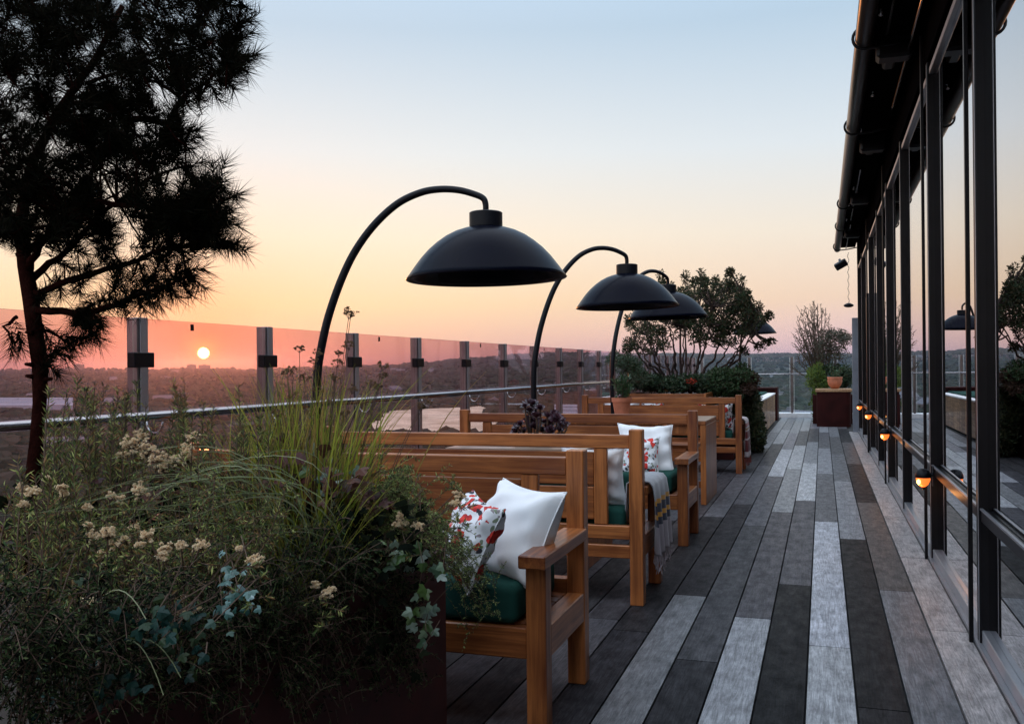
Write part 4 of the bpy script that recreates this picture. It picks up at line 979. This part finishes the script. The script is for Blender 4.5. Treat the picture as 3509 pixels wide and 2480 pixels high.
def leafy(name, label, regions, w0, seed, mat, s0, s1, kind='ivy', cat='ivy'):
    r = random.Random(seed); t = thing(name, label, cat, (0, 0, 0)); ms, ml = MB(), MB()
    for x, y, sx, sy, n in regions:
        for i in range(n):
            w = w0 + r.uniform(-.12, .12); p = P(min(x + r.gauss(0, sx), 1440 if name == 'undergrowth' else 9999), y + r.gauss(0, sy), w)
            d = Vector((r.uniform(-1, 1), r.uniform(-.6, .2), r.uniform(-1, .1))); nn = Vector((r.uniform(-.3, .8), r.uniform(-1, -.2), r.uniform(0, 1)))
            ivy_leaf(ml, p, d, nn, r.uniform(s0, s1))
            if i % 3 == 0: ms.tube([p, p + Vector((r.uniform(-.05, .05), .05, r.uniform(0, .08)))], .001, 4, False)
    ms.build('stems', TWIG, t); ml.build('leaves', mat, t)
leafy('ivy_plant', 'pale lit ivy sprig hanging in the middle of the planter', [(790, 1990, 25, 40, 14), (830, 2050, 25, 25, 12), (770, 2090, 20, 20, 6)], 1.62, 51, leafmat('pale_ivy', [(.02, .07, .055), (.05, .12, .10), (.10, .20, .18), (.35, .48, .48)], .35, .1, .5), .011, .018)
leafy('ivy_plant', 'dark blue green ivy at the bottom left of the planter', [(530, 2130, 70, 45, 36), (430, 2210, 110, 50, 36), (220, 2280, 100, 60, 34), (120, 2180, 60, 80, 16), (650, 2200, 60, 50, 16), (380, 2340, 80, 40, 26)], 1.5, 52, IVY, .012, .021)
leafy('ivy_plant', 'ivy leaves beside the dark red planter corner', [(1420, 1900, 40, 20, 10), (1440, 2100, 20, 60, 14), (1470, 2060, 14, 60, 8), (1330, 1900, 60, 40, 14), (1500, 1950, 12, 20, 5), (1120, 1620, 50, 50, 14)], 2.35, 53, leafmat('fresh_ivy', [(.06, .12, .03), (.12, .20, .05), (.30, .38, .32), (.03, .07, .03)], .35, .3, .6), .022, .034)
leafy('coral_bells', 'dark red leaved plant behind the grass clump', [(1130, 1650, 80, 45, 80), (1000, 1620, 80, 40, 50), (1220, 1690, 50, 35, 40), (560, 1640, 120, 40, 40), (900, 1680, 60, 40, 30)], 2.35, 54, HEUCH, .022, .038, cat='plant')
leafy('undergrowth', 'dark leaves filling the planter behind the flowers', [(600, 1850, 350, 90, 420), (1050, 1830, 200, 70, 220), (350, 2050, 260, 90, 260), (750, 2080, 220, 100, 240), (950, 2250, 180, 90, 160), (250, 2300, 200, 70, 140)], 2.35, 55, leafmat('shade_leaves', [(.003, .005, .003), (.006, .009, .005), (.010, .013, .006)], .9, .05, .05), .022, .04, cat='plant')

# ------------------------------------------------------------------ potted plants
def aeonium():
    c = P(1790, 1548, 5.85); cx, cy = c.x, 5.78
    t = thing('potted_succulent', 'purple rosette succulent in a wide low pot on the table', 'potted plant', (cx, cy, T1H))
    m = MB(); m.lathe([(.0, .003), (.10, .003), (.125, .05), (.130, .065), (.122, .066), (.115, .055), (0, .052)], 0, 0, 32); m.build('bowl', ROPE, t, True)
    m = MB(); m.lathe([(0, .054), (.06, .062), (.118, .054)], 0, 0, 20); m.build('soil', SOIL, t, True)
    r = random.Random(5); ms, ml = MB(), MB()
    spots = [(1820, 1390, .055), (1812, 1420, .04), (1838, 1430, .045), (1822, 1447, .05), (1775, 1465, .035), (1768, 1480, .035), (1875, 1430, .04), (1905, 1438, .045), (1925, 1450, .035), (1890, 1455, .04), (1930, 1462, .03), (1845, 1470, .035), (1915, 1475, .03), (1862, 1478, .03), (1795, 1478, .03), (1800, 1395, .03), (1850, 1400, .03), (1830, 1465, .04), (1815, 1410, .035), (1885, 1475, .035), (1900, 1420, .03), (1925, 1470, .03), (1785, 1455, .03), (1870, 1450, .035), (1848, 1445, .03), (1940, 1455, .025)]
    for x, y, rad in spots:
        p = PY(x, y, cy + r.uniform(-.09, .09)); q = Vector((p.x - cx, p.y - cy, p.z - T1H))
        ms.tube(curve((q.x * .4, q.y * .4, .055), q, (q.x * .2, 0, -.02), 5), .006, 6, False)
        tilt = Vector((r.uniform(-.5, .5), r.uniform(-.9, .1), 1)).normalized()
        ax = tilt.orthogonal().normalized(); bx_ = tilt.cross(ax)
        for i in range(34):
            a_ = i * 2.39996; el = .12 + 1.25 * (1 - i / 34); rr_ = 1.3 * rad * (.35 + .65 * (1 - i / 34) ** .6)
            d = (ax * math.cos(a_) + bx_ * math.sin(a_)) * math.sin(el) + tilt * math.cos(el); sd = d.cross(tilt).normalized(); L_ = rr_
            pts = [q, q + d * L_ * .45, q + d * L_ * .8, q + d * L_ + tilt * .003]
            ml.strip(pts, [.003, L_ * .22, L_ * .27, .001], sd)
    ms.build('stems', TWIG, t); ml.build('rosettes', AEON, t)
aeonium()
def jade():
    c = P(2131, 1440, 8.95); cx, cy = c.x, c.y
    t = thing('potted_succulent', 'green succulent in a tapered terracotta pot on the slab table', 'potted plant', (cx, cy, .75))
    s = .86
    m = MB(); m.lathe([(0, .002), (.072 * s, .002), (.10 * s, .15), (.112 * s, .152), (.114 * s, .192), (.100 * s, .192), (.095 * s, .17), (0, .165)], 0, 0, 32); o = m.build('pot', TERRA, t); autosmooth(o, 35)
    r = random.Random(9); ms, ml = MB(), MB()
    for i in range(16):
        x = r.uniform(2085, 2160); y = r.uniform(1290, 1350); p = PY(x, y, cy + r.uniform(-.06, .06)); q = Vector((p.x - cx, p.y - cy, p.z - .75))
        pts = curve((q.x * .2, q.y * .2, .165), q, (0, 0, 0), 5); ms.tube(pts, .004, 5, False)
        for k_ in range(26):
            b = pts[r.randint(2, 5)]; d = Vector((r.gauss(0, 1), r.gauss(0, 1), r.gauss(.5, .8))).normalized(); L_ = r.uniform(.03, .065); sd = d.cross(Vector((r.random(), r.random(), 1))).normalized()
            ml.strip([b, b + d * L_ * .5, b + d * L_ * .85, b + d * L_ + Vector((0, 0, .005))], [.002, .008, .006, .001], sd)
    ms.build('stems', TWIG, t); ml.build('leaves', SUCC, t)
jade()
def far_stand():
    t = thing('plant_stand', 'dark red round cornered plant stand with a pale timber top near the facade', 'stand', (0, 0, 0))
    x0, x1, y0, y1 = -.115, .545, 19.95, 20.75
    n = 8; pts = []
    for cxx, cyy, a0 in ((x1 - .09, y0 + .09, -90), (x1 - .09, y1 - .09, 0), (x0 + .09, y1 - .09, 90), (x0 + .09, y0 + .09, 180)):
        for i in range(n + 1):
            a_ = R_(a0 + 90 * i / n); pts.append((cxx + .09 * math.cos(a_), cyy + .09 * math.sin(a_)))
    m = MB(); k_ = len(pts); vs = [(a_, b_, z) for z in (.0, .705) for a_, b_ in pts]
    m.add(vs, [(i, (i + 1) % k_, k_ + (i + 1) % k_, k_ + i) for i in range(k_)] + [tuple(range(k_, 2 * k_)), tuple(range(k_ - 1, -1, -1))]); o = m.build('body', REDW, t); autosmooth(o, 30)
    boxo('timber_top', PALEW, t, x0 - .02, x1 + .02, y0 - .02, y1, .707, .762)
    p = PY(2861, 1340, 20.3)
    u = thing('potted_plant', 'round terracotta pot with small green shoots on the dark red stand', 'potted plant', (p.x, 20.3, .763))
    m = MB(); m.lathe([(0, .001), (.07, .001), (.125, .08), (.148, .16), (.140, .20), (.150, .215), (.150, .24), (.13, .24), (.12, .21), (0, .20)], 0, 0, 28); o = m.build('pot', TERRA, u, True)
    ms, ml = MB(), MB(); r = random.Random(4)
    for i in range(14):
        e = Vector((r.gauss(0, .09), r.gauss(0, .06), r.uniform(.28, .48))); stem_with_leaves(ms, ml, curve((e.x * .3, e.y * .3, .20), e, (0, 0, 0), 4), .004, 12, .03, .06, .01)
    ms.build('stems', TWIG, u); ml.build('leaves', SUCC, u)
far_stand()

# ------------------------------------------------------------------ mid planter, trees and shrubs further along
def clump(ml, c, rad, n, l=.03, w=.008, flat=.8):
    d = rand_dir(n); rr_ = rng.uniform(.15, 1, n)[:, None] ** .5 * rad; pos = np.array(tuple(c)) + d * rr_ * np.array([1, 1, flat])
    dr = d + rand_dir(n) * .8; dr[:, 2] += .25; dr /= np.linalg.norm(dr, axis=1, keepdims=True)
    leaves(ml, pos, dr, rng.uniform(l * .6, l * 1.3, n), w)
planter(PY(2146, 1358, 12.3).x, PY(2419, 1358, 12.3).x, 12.3, 15.2, .885, 'teak planter box behind the farthest bench with the evergreen tree', WX)
planter(PY(2419, 1358, 12.3).x + .02, -1.12, 12.6, 15.2, .55, 'low dark planter box hidden under the climber', REDW)
def shrub_tree(name, label, base, stems, clumps, leafm, bark, lsize=(.035, .008), per=150, seed=1, cat='tree'):
    """stems: list of point lists; clumps: (point, radius)"""
    r = random.Random(seed); t = thing(name, label, cat, (0, 0, 0)); mt, ml = MB(), MB(); sp = []
    for pts, r0, r1 in stems:
        n = len(pts); fine = []
        for a_, b_ in zip(pts[:-1], pts[1:]):
            for q in range(4): fine.append(a_.lerp(b_, q / 4) + Vector([r.uniform(-.01, .01) for _ in range(3)]) * (2.2 if len(pts) > 3 else 1))
        fine.append(pts[-1]); mt.tube(fine, [r0 + (r1 - r0) * i / len(fine) for i in range(len(fine))], 6); sp += [tuple(p) for p in fine[len(fine) // 3:]]
    sp = np.array(sp)
    for c, rad in clumps:
        q = Vector(sp[np.argmin(((sp - np.array(tuple(c))) ** 2).sum(1))].tolist()); mt.tube(curve(q, c, (0, 0, -.03), 3), [.010, .008, .006, .004], 4, False)
        clump(ml, c, rad, int(per * (rad / .12) ** 1.6), *lsize)
    mt.build('trunk', bark, t, True); ml.build('crown', leafm, t)
    return t
def evergreen():
    r = random.Random(61); w = 13.6
    base = P(2385, 1345, w); stems = []
    ends = [(2170, 1180), (2220, 1150), (2270, 1180), (2300, 1130), (2350, 1120), (2385, 1080), (2430, 1120), (2470, 1150), (2500, 1180), (2560, 1130), (2600, 1080), (2530, 1200), (2250, 1220), (2440, 1050), (2330, 1060), (2200, 1200), (2345, 1150), (2410, 1100), (2575, 1160), (2310, 1180)]
    for i, (x, y) in enumerate(ends):
        ww = w + r.uniform(-.6, .6); b = P(2340 + (x - 2340) * .28, 1345, w + (ww - w) * .3); k1 = P(2340 + (x - 2340) * .55 + r.uniform(-14, 14), 1275, w + (ww - w) * .6); e = P(x, y, ww)
        stems.append(([b, k1, P(2340 + (x - 2340) * .82, (1275 + y) / 2 + 10, ww), e], r.uniform(.013, .030), .008))
    outline = [(2140, 1175), (2160, 1120), (2150, 1100), (2220, 1060), (2290, 1020), (2320, 990), (2380, 985), (2400, 955), (2440, 985), (2490, 960), (2510, 950), (2540, 990), (2570, 1030), (2590, 1070), (2620, 1080), (2600, 1120), (2560, 1150), (2500, 1190), (2430, 1180), (2380, 1165), (2330, 1160), (2280, 1195), (2220, 1210), (2170, 1195)]
    def ins(x, y):
        c = False; j = len(outline) - 1
        for i in range(len(outline)):
            xi, yi = outline[i]; xj, yj = outline[j]
            if (yi > y) != (yj > y) and x < (xj - xi) * (y - yi) / (yj - yi) + xi: c = not c
            j = i
        return c
    cl = []
    holes = [(2290, 1160, 18), (2200, 1150, 14), (2240, 1185, 16), (2410, 1040, 12), (2300, 1130, 10), (2520, 1075, 8), (2330, 1185, 12), (2180, 1110, 10)]
    while len(cl) < 300:
        x = r.uniform(2130, 2630); y = r.uniform(945, 1215)
        if ins(x, y) and not any((x - a_) ** 2 + (y - b_) ** 2 < c_ * c_ for a_, b_, c_ in holes):
            dens = 1 if (x > 2330 and y < 1130) else .7
            if r.random() < dens: cl.append((P(x, y, w + r.uniform(-.75, .75)), r.uniform(.035, .095)))
    for x, y, h in ((2263, 935, 40), (2345, 940, 30), (2410, 930, 60), (2415, 955, 30), (2495, 930, 45), (2540, 950, 50), (2510, 960, 40), (2560, 1000, 40), (2600, 1045, 30), (2640, 1075, 12), (2620, 1085, 20), (2640, 1165, 8), (2625, 1170, 16), (2600, 1180, 16), (2550, 1195, 16), (2560, 1000, 30), (2450, 950, 30), (2300, 975, 30), (2380, 960, 25), (2270, 965, 40), (2155, 1085, 20), (2145, 1190, 20), (2500, 925, 20)):
        ww = w + r.uniform(-.3, .3)
        for q in range(4): cl.append((P(x + r.uniform(-6, 6), y + h * q / 4, ww), r.uniform(.035, .06)))
    shrub_tree('evergreen_tree', 'broad multi stemmed evergreen tree rising from the teak planter', base, stems, cl, EVERG, BARK, (.042, .009), 190, 62)
evergreen()
def bush(name, label, blobs, w, leafm, lsize, per, seed, cat='shrub', dw=.4):
    r = random.Random(seed); cl = []; st = []
    for x, y, rx, ry, n in blobs:
        b = P(x, y + ry * 1.2, w)
        st.append(([b, P(x + r.uniform(-10, 10), y, w)], .012, .006))
        for i in range(n):
            a_ = r.uniform(0, 6.28); q = r.random() ** .5; cl.append((P(x + rx * q * math.cos(a_), y + ry * q * math.sin(a_), w + r.uniform(-dw, dw)), r.uniform(.05, .10)))
    return shrub_tree(name, label, None, st, cl, leafm, TWIG, lsize, per, seed, cat)
bush('low_shrub', 'dark low shrubs along the teak planter behind the farthest bench', [(2230, 1312, 70, 22, 46), (2330, 1310, 60, 20, 40), (2430, 1318, 50, 24, 36), (2180, 1300, 40, 22, 20)], 13.3, BUSH, (.05, .010), 150, 71)
bush('low_shrub', 'round green shrub at the aisle end of the teak planter', [(2500, 1320, 60, 45, 80), (2545, 1290, 30, 28, 30), (2460, 1300, 40, 30, 36)], 13.2, leafmat('green_shrub', [(.015, .035, .012), (.03, .065, .02), (.05, .09, .03), (.07, .05, .03)], .6, .2), (.05, .010), 170, 72)
bush('low_shrub', 'brown leaved shrub beside the round green shrub', [(2565, 1310, 22, 34, 36)], 13.2, leafmat('brown_shrub', [(.05, .022, .014), (.08, .035, .02), (.04, .03, .015)], .7, .2), (.04, .010), 150, 73)
bush('ivy_plant', 'leafy climber spilling down the aisle end of the teak planter to the deck', [(2550, 1380, 45, 45, 60), (2570, 1450, 38, 50, 60), (2585, 1510, 26, 34, 34), (2575, 1410, 30, 60, 40), (2600, 1480, 14, 30, 16)], 13.6, leafmat('dark_climber', [(.012, .022, .010), (.03, .05, .018), (.07, .08, .03), (.12, .10, .05)], .5, .2), (.045, .014), 130, 74, 'ivy')
bush('pine_sprig', 'loose young pine branches beside the third heater pole', [(2150, 1250, 40, 22, 26), (2110, 1232, 26, 12, 12), (2180, 1290, 30, 20, 16)], 12.4, BUSH, (.06, .006), 90, 75)
def redflower():
    t = thing('red_flower', 'orange red flower in the shrubs under the evergreen tree', 'flower'); m = MB()
    for x, y in ((2362, 1305), (2374, 1306)): clump(m, P(x, y, 12.8), .035, 30, .035, .010)
    m.build('petals', REDF, t); m = MB(); m.tube([P(2365, 1300, 12.8), P(2365, 1340, 12.9)], .005, 5); m.build('stem', TWIG, t)
redflower()
def bare_shrub():
    r = random.Random(81); t = thing('bare_shrub', 'tall twiggy half bare shrub rising near the far glass', 'shrub'); ms, ml = MB(), MB(); w = 21.5
    tips = [(2728, 1100), (2720, 1155), (2745, 1060), (2760, 1050), (2775, 1040), (2790, 1030), (2812, 1040), (2820, 1055), (2735, 1110), (2750, 1160), (2765, 1080), (2780, 1065), (2800, 1080), (2740, 1200), (2830, 1060), (2840, 1110), (2755, 1120), (2790, 1110), (2810, 1130), (2730, 1235), (2850, 1120), (2775, 1130), (2745, 1085), (2800, 1045), (2860, 1130)]
    for x, y in tips + [(a_ + r.uniform(-25, 25), b_ + r.uniform(-10, 70)) for a_, b_ in tips]:
        e = P(x, y, w + r.uniform(-.4, .4)); b = P(2822 + r.uniform(-10, 10), 1330, w)
        pts = curve(b, e, (r.uniform(-.06, .02), 0, .06), 10); stem_with_leaves(ms, ml, pts, .013, 34, .025, .05, .010, (30, 80), .004)
        for q in range(5):
            k_ = r.randint(4, 9); d = Vector((r.uniform(-.7, .5), r.uniform(-.4, .4), r.uniform(.3, 1))).normalized() * r.uniform(.15, .35)
            stem_with_leaves(ms, ml, curve(pts[k_], pts[k_] + d, (0, 0, 0), 4), .006, 8, .02, .045, .010, (30, 80), .003)
    ms.build('branches', TWIG, t); ml.build('leaves', OLIVE, t)
bare_shrub()
bush('olive_shrub', 'dense dark olive shrub beside the grey pilaster', [(2860, 1150, 45, 18, 50), (2895, 1165, 25, 22, 30), (2840, 1180, 50, 22, 40), (2880, 1210, 36, 22, 26), (2830, 1230, 20, 20, 10)], 21.2, OLIVE, (.05, .010), 38, 82, dw=.55)
bush('leafy_shrub', 'bright green leafy shrub behind the dark red stand', [(2790, 1300, 22, 40, 40), (2820, 1315, 30, 22, 36), (2805, 1270, 16, 20, 14)], 21.0, BUSHL, (.07, .012), 60, 83)
bush('leafy_shrub', 'dark green shrub behind the terracotta pot and the pilaster', [(2880, 1300, 34, 34, 50), (2850, 1270, 24, 20, 20), (2900, 1290, 18, 30, 20)], 21.2, BUSH, (.06, .014), 120, 84)
bush('ivy_plant', 'ivy hanging beside the dark red stand', [(2797, 1370, 12, 30, 22), (2803, 1420, 12, 30, 22), (2808, 1460, 10, 18, 12)], 20.6, BUSHL, (.05, .016), 60, 85, 'ivy', .15)
planter(-.20, .60, 20.95, 22.6, .62, 'low planter box behind the dark red stand', REDW)
def crate_box():
    t = thing('storage_box', 'long low rough timber box with a pale top along the deck', 'box')
    x0, x1, y0, y1, h = -1.85, -1.0, 15.6, 21.45, .62
    for i in range(8):
        ya = y0 + (y1 - y0) * i / 8; boxo('side_board', PALEW, t, x1 - .03, x1, ya + .003, y0 + (y1 - y0) * (i + 1) / 8 - .003, .03, h, bev=.004)
    boxo('far_panel', PALEW, t, x0, x0 + .03, y0, y1, .03, h); boxo('end_panel', PALEW, t, x0 + .031, x1 - .031, y0, y0 + .03, .03, h)
    boxo('end_panel', PALEW, t, x0 + .031, x1 - .031, y1 - .03, y1, .03, h)
    boxo('lid', KERB, t, x1 - .16, x1 + .012, y0 - .01, y1 + .01, h + .0015, h + .03); boxo('lid', KERB, t, x0 - .01, x0 + .14, y0 - .01, y1 + .01, h + .0015, h + .03)
    boxo('inner_cover', GREENC, t, x0 + .145, x1 - .165, y0, y1, h - .03, h + .06)
    boxo('plinth', BLACKM, t, x0 + .05, x1 - .05, y0 + .04, y1 - .04, 0, .0285)
crate_box()

# ------------------------------------------------------------------ landscape
GZ = -38.0
def landmat():
    m, t, b = newmat('land')
    v = coords(t, (1, 1, 1)); f = noise(t, v, .006, 8, .65); f2 = noise(t, v, .045, 6, .7)
    ad = n_(t, 'ShaderNodeMath', operation='MULTIPLY_ADD'); t.links.new(f2, ad.inputs[0]); ad.inputs[1].default_value = .5; t.links.new(f, ad.inputs[2])
    c = rampn(t, ad.outputs[0], [(.58, (.022, .030, .018)), (.72, (.045, .05, .035)), (.84, (.07, .065, .05)), (.95, (.13, .11, .09))])
    t.links.new(c, b.inputs['Base Color']); b.inputs['Roughness'].default_value = .95; b.inputs['Specular IOR Level'].default_value = .1
    return m
LAND = landmat()
def hh(x, y):
    """terrain height"""
    r = math.hypot(x, y); az = math.degrees(math.atan2(-x, y))     # 0 = +Y, positive towards -X
    base = GZ
    if r < 900: return base + 3 * math.sin(x * .011) * math.sin(y * .013)
    k_ = min(1, (r - 900) / 4600); k_ = k_ * k_ * (3 - 2 * k_)
    e = float(np.interp(az, [-25, 2, 10, 15, 18, 20.6, 23.4, 28, 33, 43, 60], [.6, .68, .80, .93, .88, .70, .45, .25, .14, .20, .25]))
    e += .02 * math.sin(az * .9) + .012 * math.sin(az * 2.3 + 2)
    top = CAM_H + math.tan(math.radians(e)) * 5500
    ridge = .55 * math.sin(r * .0021 + az * .05) * 9 * k_
    return base + (top - base) * k_ + ridge
def terrain():
    rs = [25, 60, 120, 200, 300, 420, 560, 720, 900, 1100, 1350, 1650, 2000, 2400, 2900, 3500, 4100, 4800, 5500, 6200, 9000]
    na = 360; vs = []
    for r in rs:
        for j in range(na):
            a_ = 2 * math.pi * j / na; x, y = -r * math.sin(a_), r * math.cos(a_)
            z = hh(x, y) + (random.uniform(-1.0, 1.0) * (r / 2500) if r > 900 else 0)
            if r > 6100: z = hh(x, y) - 40
            vs.append((x, y, z))
    vs.append((0, 0, GZ))
    fs = [(i * na + j, i * na + (j + 1) % na, (i + 1) * na + (j + 1) % na, (i + 1) * na + j) for i in range(len(rs) - 1) for j in range(na)]
    fs += [(len(vs) - 1, (j + 1) % na, j) for j in range(na)]
    m = MB(); m.add(vs, fs); struct(m.build('ground', LAND, None, True))
terrain()
def woods():
    r = random.Random(90); ico = []
    ph = (1 + 5 ** .5) / 2
    base = np.array([(-1, ph, 0), (1, ph, 0), (-1, -ph, 0), (1, -ph, 0), (0, -1, ph), (0, 1, ph), (0, -1, -ph), (0, 1, -ph), (ph, 0, -1), (ph, 0, 1), (-ph, 0, -1), (-ph, 0, 1)], float); base /= np.linalg.norm(base[0])
    Fi = np.array([(0, 11, 5), (0, 5, 1), (0, 1, 7), (0, 7, 10), (0, 10, 11), (1, 5, 9), (5, 11, 4), (11, 10, 2), (10, 7, 6), (7, 1, 8), (3, 9, 4), (3, 4, 2), (3, 2, 6), (3, 6, 8), (3, 8, 9), (4, 9, 5), (2, 4, 11), (6, 2, 10), (8, 6, 7), (9, 8, 1)])
    m = MB(); Vs = []; Fs = []; o = 0
    for i in range(26000):
        az = math.radians(r.uniform(-16, 52)); d = 260 * (5300 / 260) ** (r.random() ** .8); x, y = -d * math.sin(az), d * math.cos(az)
        if field(x, y): continue
        if math.sin(x * .004 + 1) * math.cos(y * .0037) + .35 * math.sin(x * .013) < -.35 and r.random() < .55: continue
        s = r.uniform(3.5, 7) * (1 + d / 8000); z = hh(x, y)
        V = base * (1 + rng.uniform(-.28, .28, (12, 1))) * np.array([s * 1.2, s * 1.2, s * .85]); V += np.array([x, y, z + s * .45]); Vs.append(V); Fs.append(Fi + o); o += 12
    m.arr(np.concatenate(Vs), np.concatenate(Fs))
    o_ = m.build('distant_woods', leafmat('far_foliage', [(.014, .022, .014), (.03, .038, .022), (.045, .045, .03), (.028, .026, .02)], .9, 0, .1), None, False); struct(o_, 'stuff'); o_['label'] = 'far off dark woods and gardens across the valley'
FPOLY = None
def gp(x, y, z=GZ):
    a_ = P(x, y, 1.0); s = (z - CAM_H) / (a_.z - CAM_H); return (a_.x * s, a_.y * s)
fa, fb, fc, fd = gp(1180, 1530), gp(1760, 1530), gp(1660, 1402), gp(1330, 1420)
def field(x, y):
    poly = [fa, fb, fc, fd]; c = False; j = 3
    for i in range(4):
        xi, yi = poly[i]; xj, yj = poly[j]
        if (yi > y) != (yj > y) and x < (xj - xi) * (y - yi) / (yj - yi) + xi: c = not c
        j = i
    return c
woods()
def sandfield():
    m = MB(); m.add([(a_, b_, GZ + 3.4) for a_, b_ in (fa, fb, fc, fd)], [(0, 1, 2, 3)])
    mt, t, b = newmat('pale_field'); v = coords(t, (1, 1, 1)); c = rampn(t, noise(t, v, .03, 5), [(.35, (.42, .36, .22)), (.6, (.72, .62, .42)), (.75, (.5, .44, .26))])
    t.links.new(c, b.inputs['Base Color']); b.inputs['Roughness'].default_value = .9
    struct(m.build('field', mt))
sandfield()
WALLS = [plain('wall_pale', (.22, .20, .19), .8), plain('wall_brown', (.18, .13, .11), .8), plain('wall_grey', (.28, .28, .30), .8)]
ROOFM = plain('roof_grey', (.13, .12, .13), .8); WIN = plain('far_window', (.03, .035, .045), .2)
def far_building(x, y, w, d, h, rz, mat, label, group, name='distant_building', gable=False):
    z = hh(x, y) - 2
    t = thing(name, label, 'building', (x, y, z), rz, group)
    m = MB(); m.box(-w / 2, w / 2, -d / 2, d / 2, 0, h); m.build('wall', mat, t)
    m = MB()
    if gable: m.add([(-w / 2 - .4, -d / 2 - .4, h), (w / 2 + .4, -d / 2 - .4, h), (w / 2 + .4, d / 2 + .4, h), (-w / 2 - .4, d / 2 + .4, h), (-w / 2, 0, h + d * .35), (w / 2, 0, h + d * .35)], [(0, 1, 5, 4), (2, 3, 4, 5), (1, 2, 5), (3, 0, 4), (3, 2, 1, 0)])
    else: m.box(-w / 2 - .3, w / 2 + .3, -d / 2 - .3, d / 2 + .3, h + .01, h + .9); m.box(-w / 6, w / 6, -d / 5, d / 5, h + .91, h + 3.2)
    m.build('roof', ROOFM, t)
    m = MB(); nf = max(1, int(h / 3.2)); nw = max(2, int(w / 4))
    for i in range(nf):
        for j in range(nw):
            xa = -w / 2 + (j + .25) * w / nw; m.box(xa, xa + w / nw * .5, -d / 2 - .06, -d / 2 - .01, 1 + i * 3.2, 2.6 + i * 3.2)
    m.build('windows', WIN, t)
def at(xpx, dist):
    a_ = P(xpx, 1200, 1.0); k_ = dist / math.hypot(a_.x, a_.y); return a_.x * k_, a_.y * k_
x, y = at(656, 5000); far_building(x, y, 44, 30, 44 - hh(x, y), math.atan2(-x, y), WALLS[1], 'left one of two square towers on the skyline below the sun', 'skyline towers', 'distant_tower')
x, y = at(700, 5000); far_building(x, y, 58, 30, 42 - hh(x, y), math.atan2(-x, y), WALLS[1], 'right one of two square towers on the skyline below the sun', 'skyline towers', 'distant_tower')
x, y = at(270, 4700); far_building(x, y, 45, 25, 30, math.atan2(-x, y), WALLS[1], 'flat roofed block on the skyline beside the pine trunk', 'skyline towers', 'distant_tower')
rb = random.Random(97)
for i in range(64):
    px = rb.uniform(40, 2750); d = 420 * (4200 / 420) ** rb.random(); x, y = at(px, d)
    if field(x, y): continue
    s = 1 + d / 7000
    far_building(x, y, rb.uniform(10, 24) * s, rb.uniform(9, 14) * s, rb.uniform(5, 9) * s, rb.uniform(0, 3), rb.choice(WALLS), 'small pale building among trees in the distant valley', 'distant valley buildings', gable=rb.random() < .6)
def low_roof(px0, px1, ptop, pbot, z, label):
    m = MB(); a_, b_, c_, d_ = gp(px0, pbot, z), gp(px1, pbot, z), gp(px1, ptop, z), gp(px0, ptop, z)
    t = thing('warehouse', label, 'building')
    V = [(*q, z) for q in (a_, b_, c_, d_)] + [(*q, GZ - 2) for q in (a_, b_, c_, d_)]
    m.add(V[4:] + [(v[0], v[1], z - .01) for v in V[:4]], [(0, 1, 5, 4), (1, 2, 6, 5), (2, 3, 7, 6), (3, 0, 4, 7)]); m.build('wall', WALLS[2], t)
    m = MB(); m.add(V[:4], [(0, 1, 2, 3)])
    for f in (.25, .5, .75):
        p0 = Vector(V[0]).lerp(Vector(V[3]), f); p1 = Vector(V[1]).lerp(Vector(V[2]), f); m.tube([p0 + Vector((0, 0, .3)), p1 + Vector((0, 0, .3))], .8, 5)
    m.build('roof', plain('pale_roof', (.24, .27, .30), .7), t)
low_roof(-60, 250, 1362, 1388, -27, 'pale blue grey flat roofed warehouse left of the pine trunk')
low_roof(1900, 2010, 1385, 1440, -26, 'pale roofed low building seen below the handrail between two heaters')

def haze():
    m = MB(); m.box(-9500, 9500, -1500, 9500, -80, 130); o = m.build('haze', None); o['kind'] = 'stuff'; o['label'] = 'thin evening haze over the valley'
    mt = bpy.data.materials.new('haze_air'); mt.use_nodes = True; t = mt.node_tree; t.nodes.clear()
    v = t.nodes.new('ShaderNodeVolumePrincipled'); v.inputs['Color'].default_value = (.55, .68, 1.0, 1); v.inputs['Density'].default_value = HAZE
    v.inputs['Anisotropy'].default_value = .87
    ou = t.nodes.new('ShaderNodeOutputMaterial'); t.links.new(v.outputs[0], ou.inputs['Volume']); o.data.materials.clear(); o.data.materials.append(mt)
HAZE = .000085
haze()
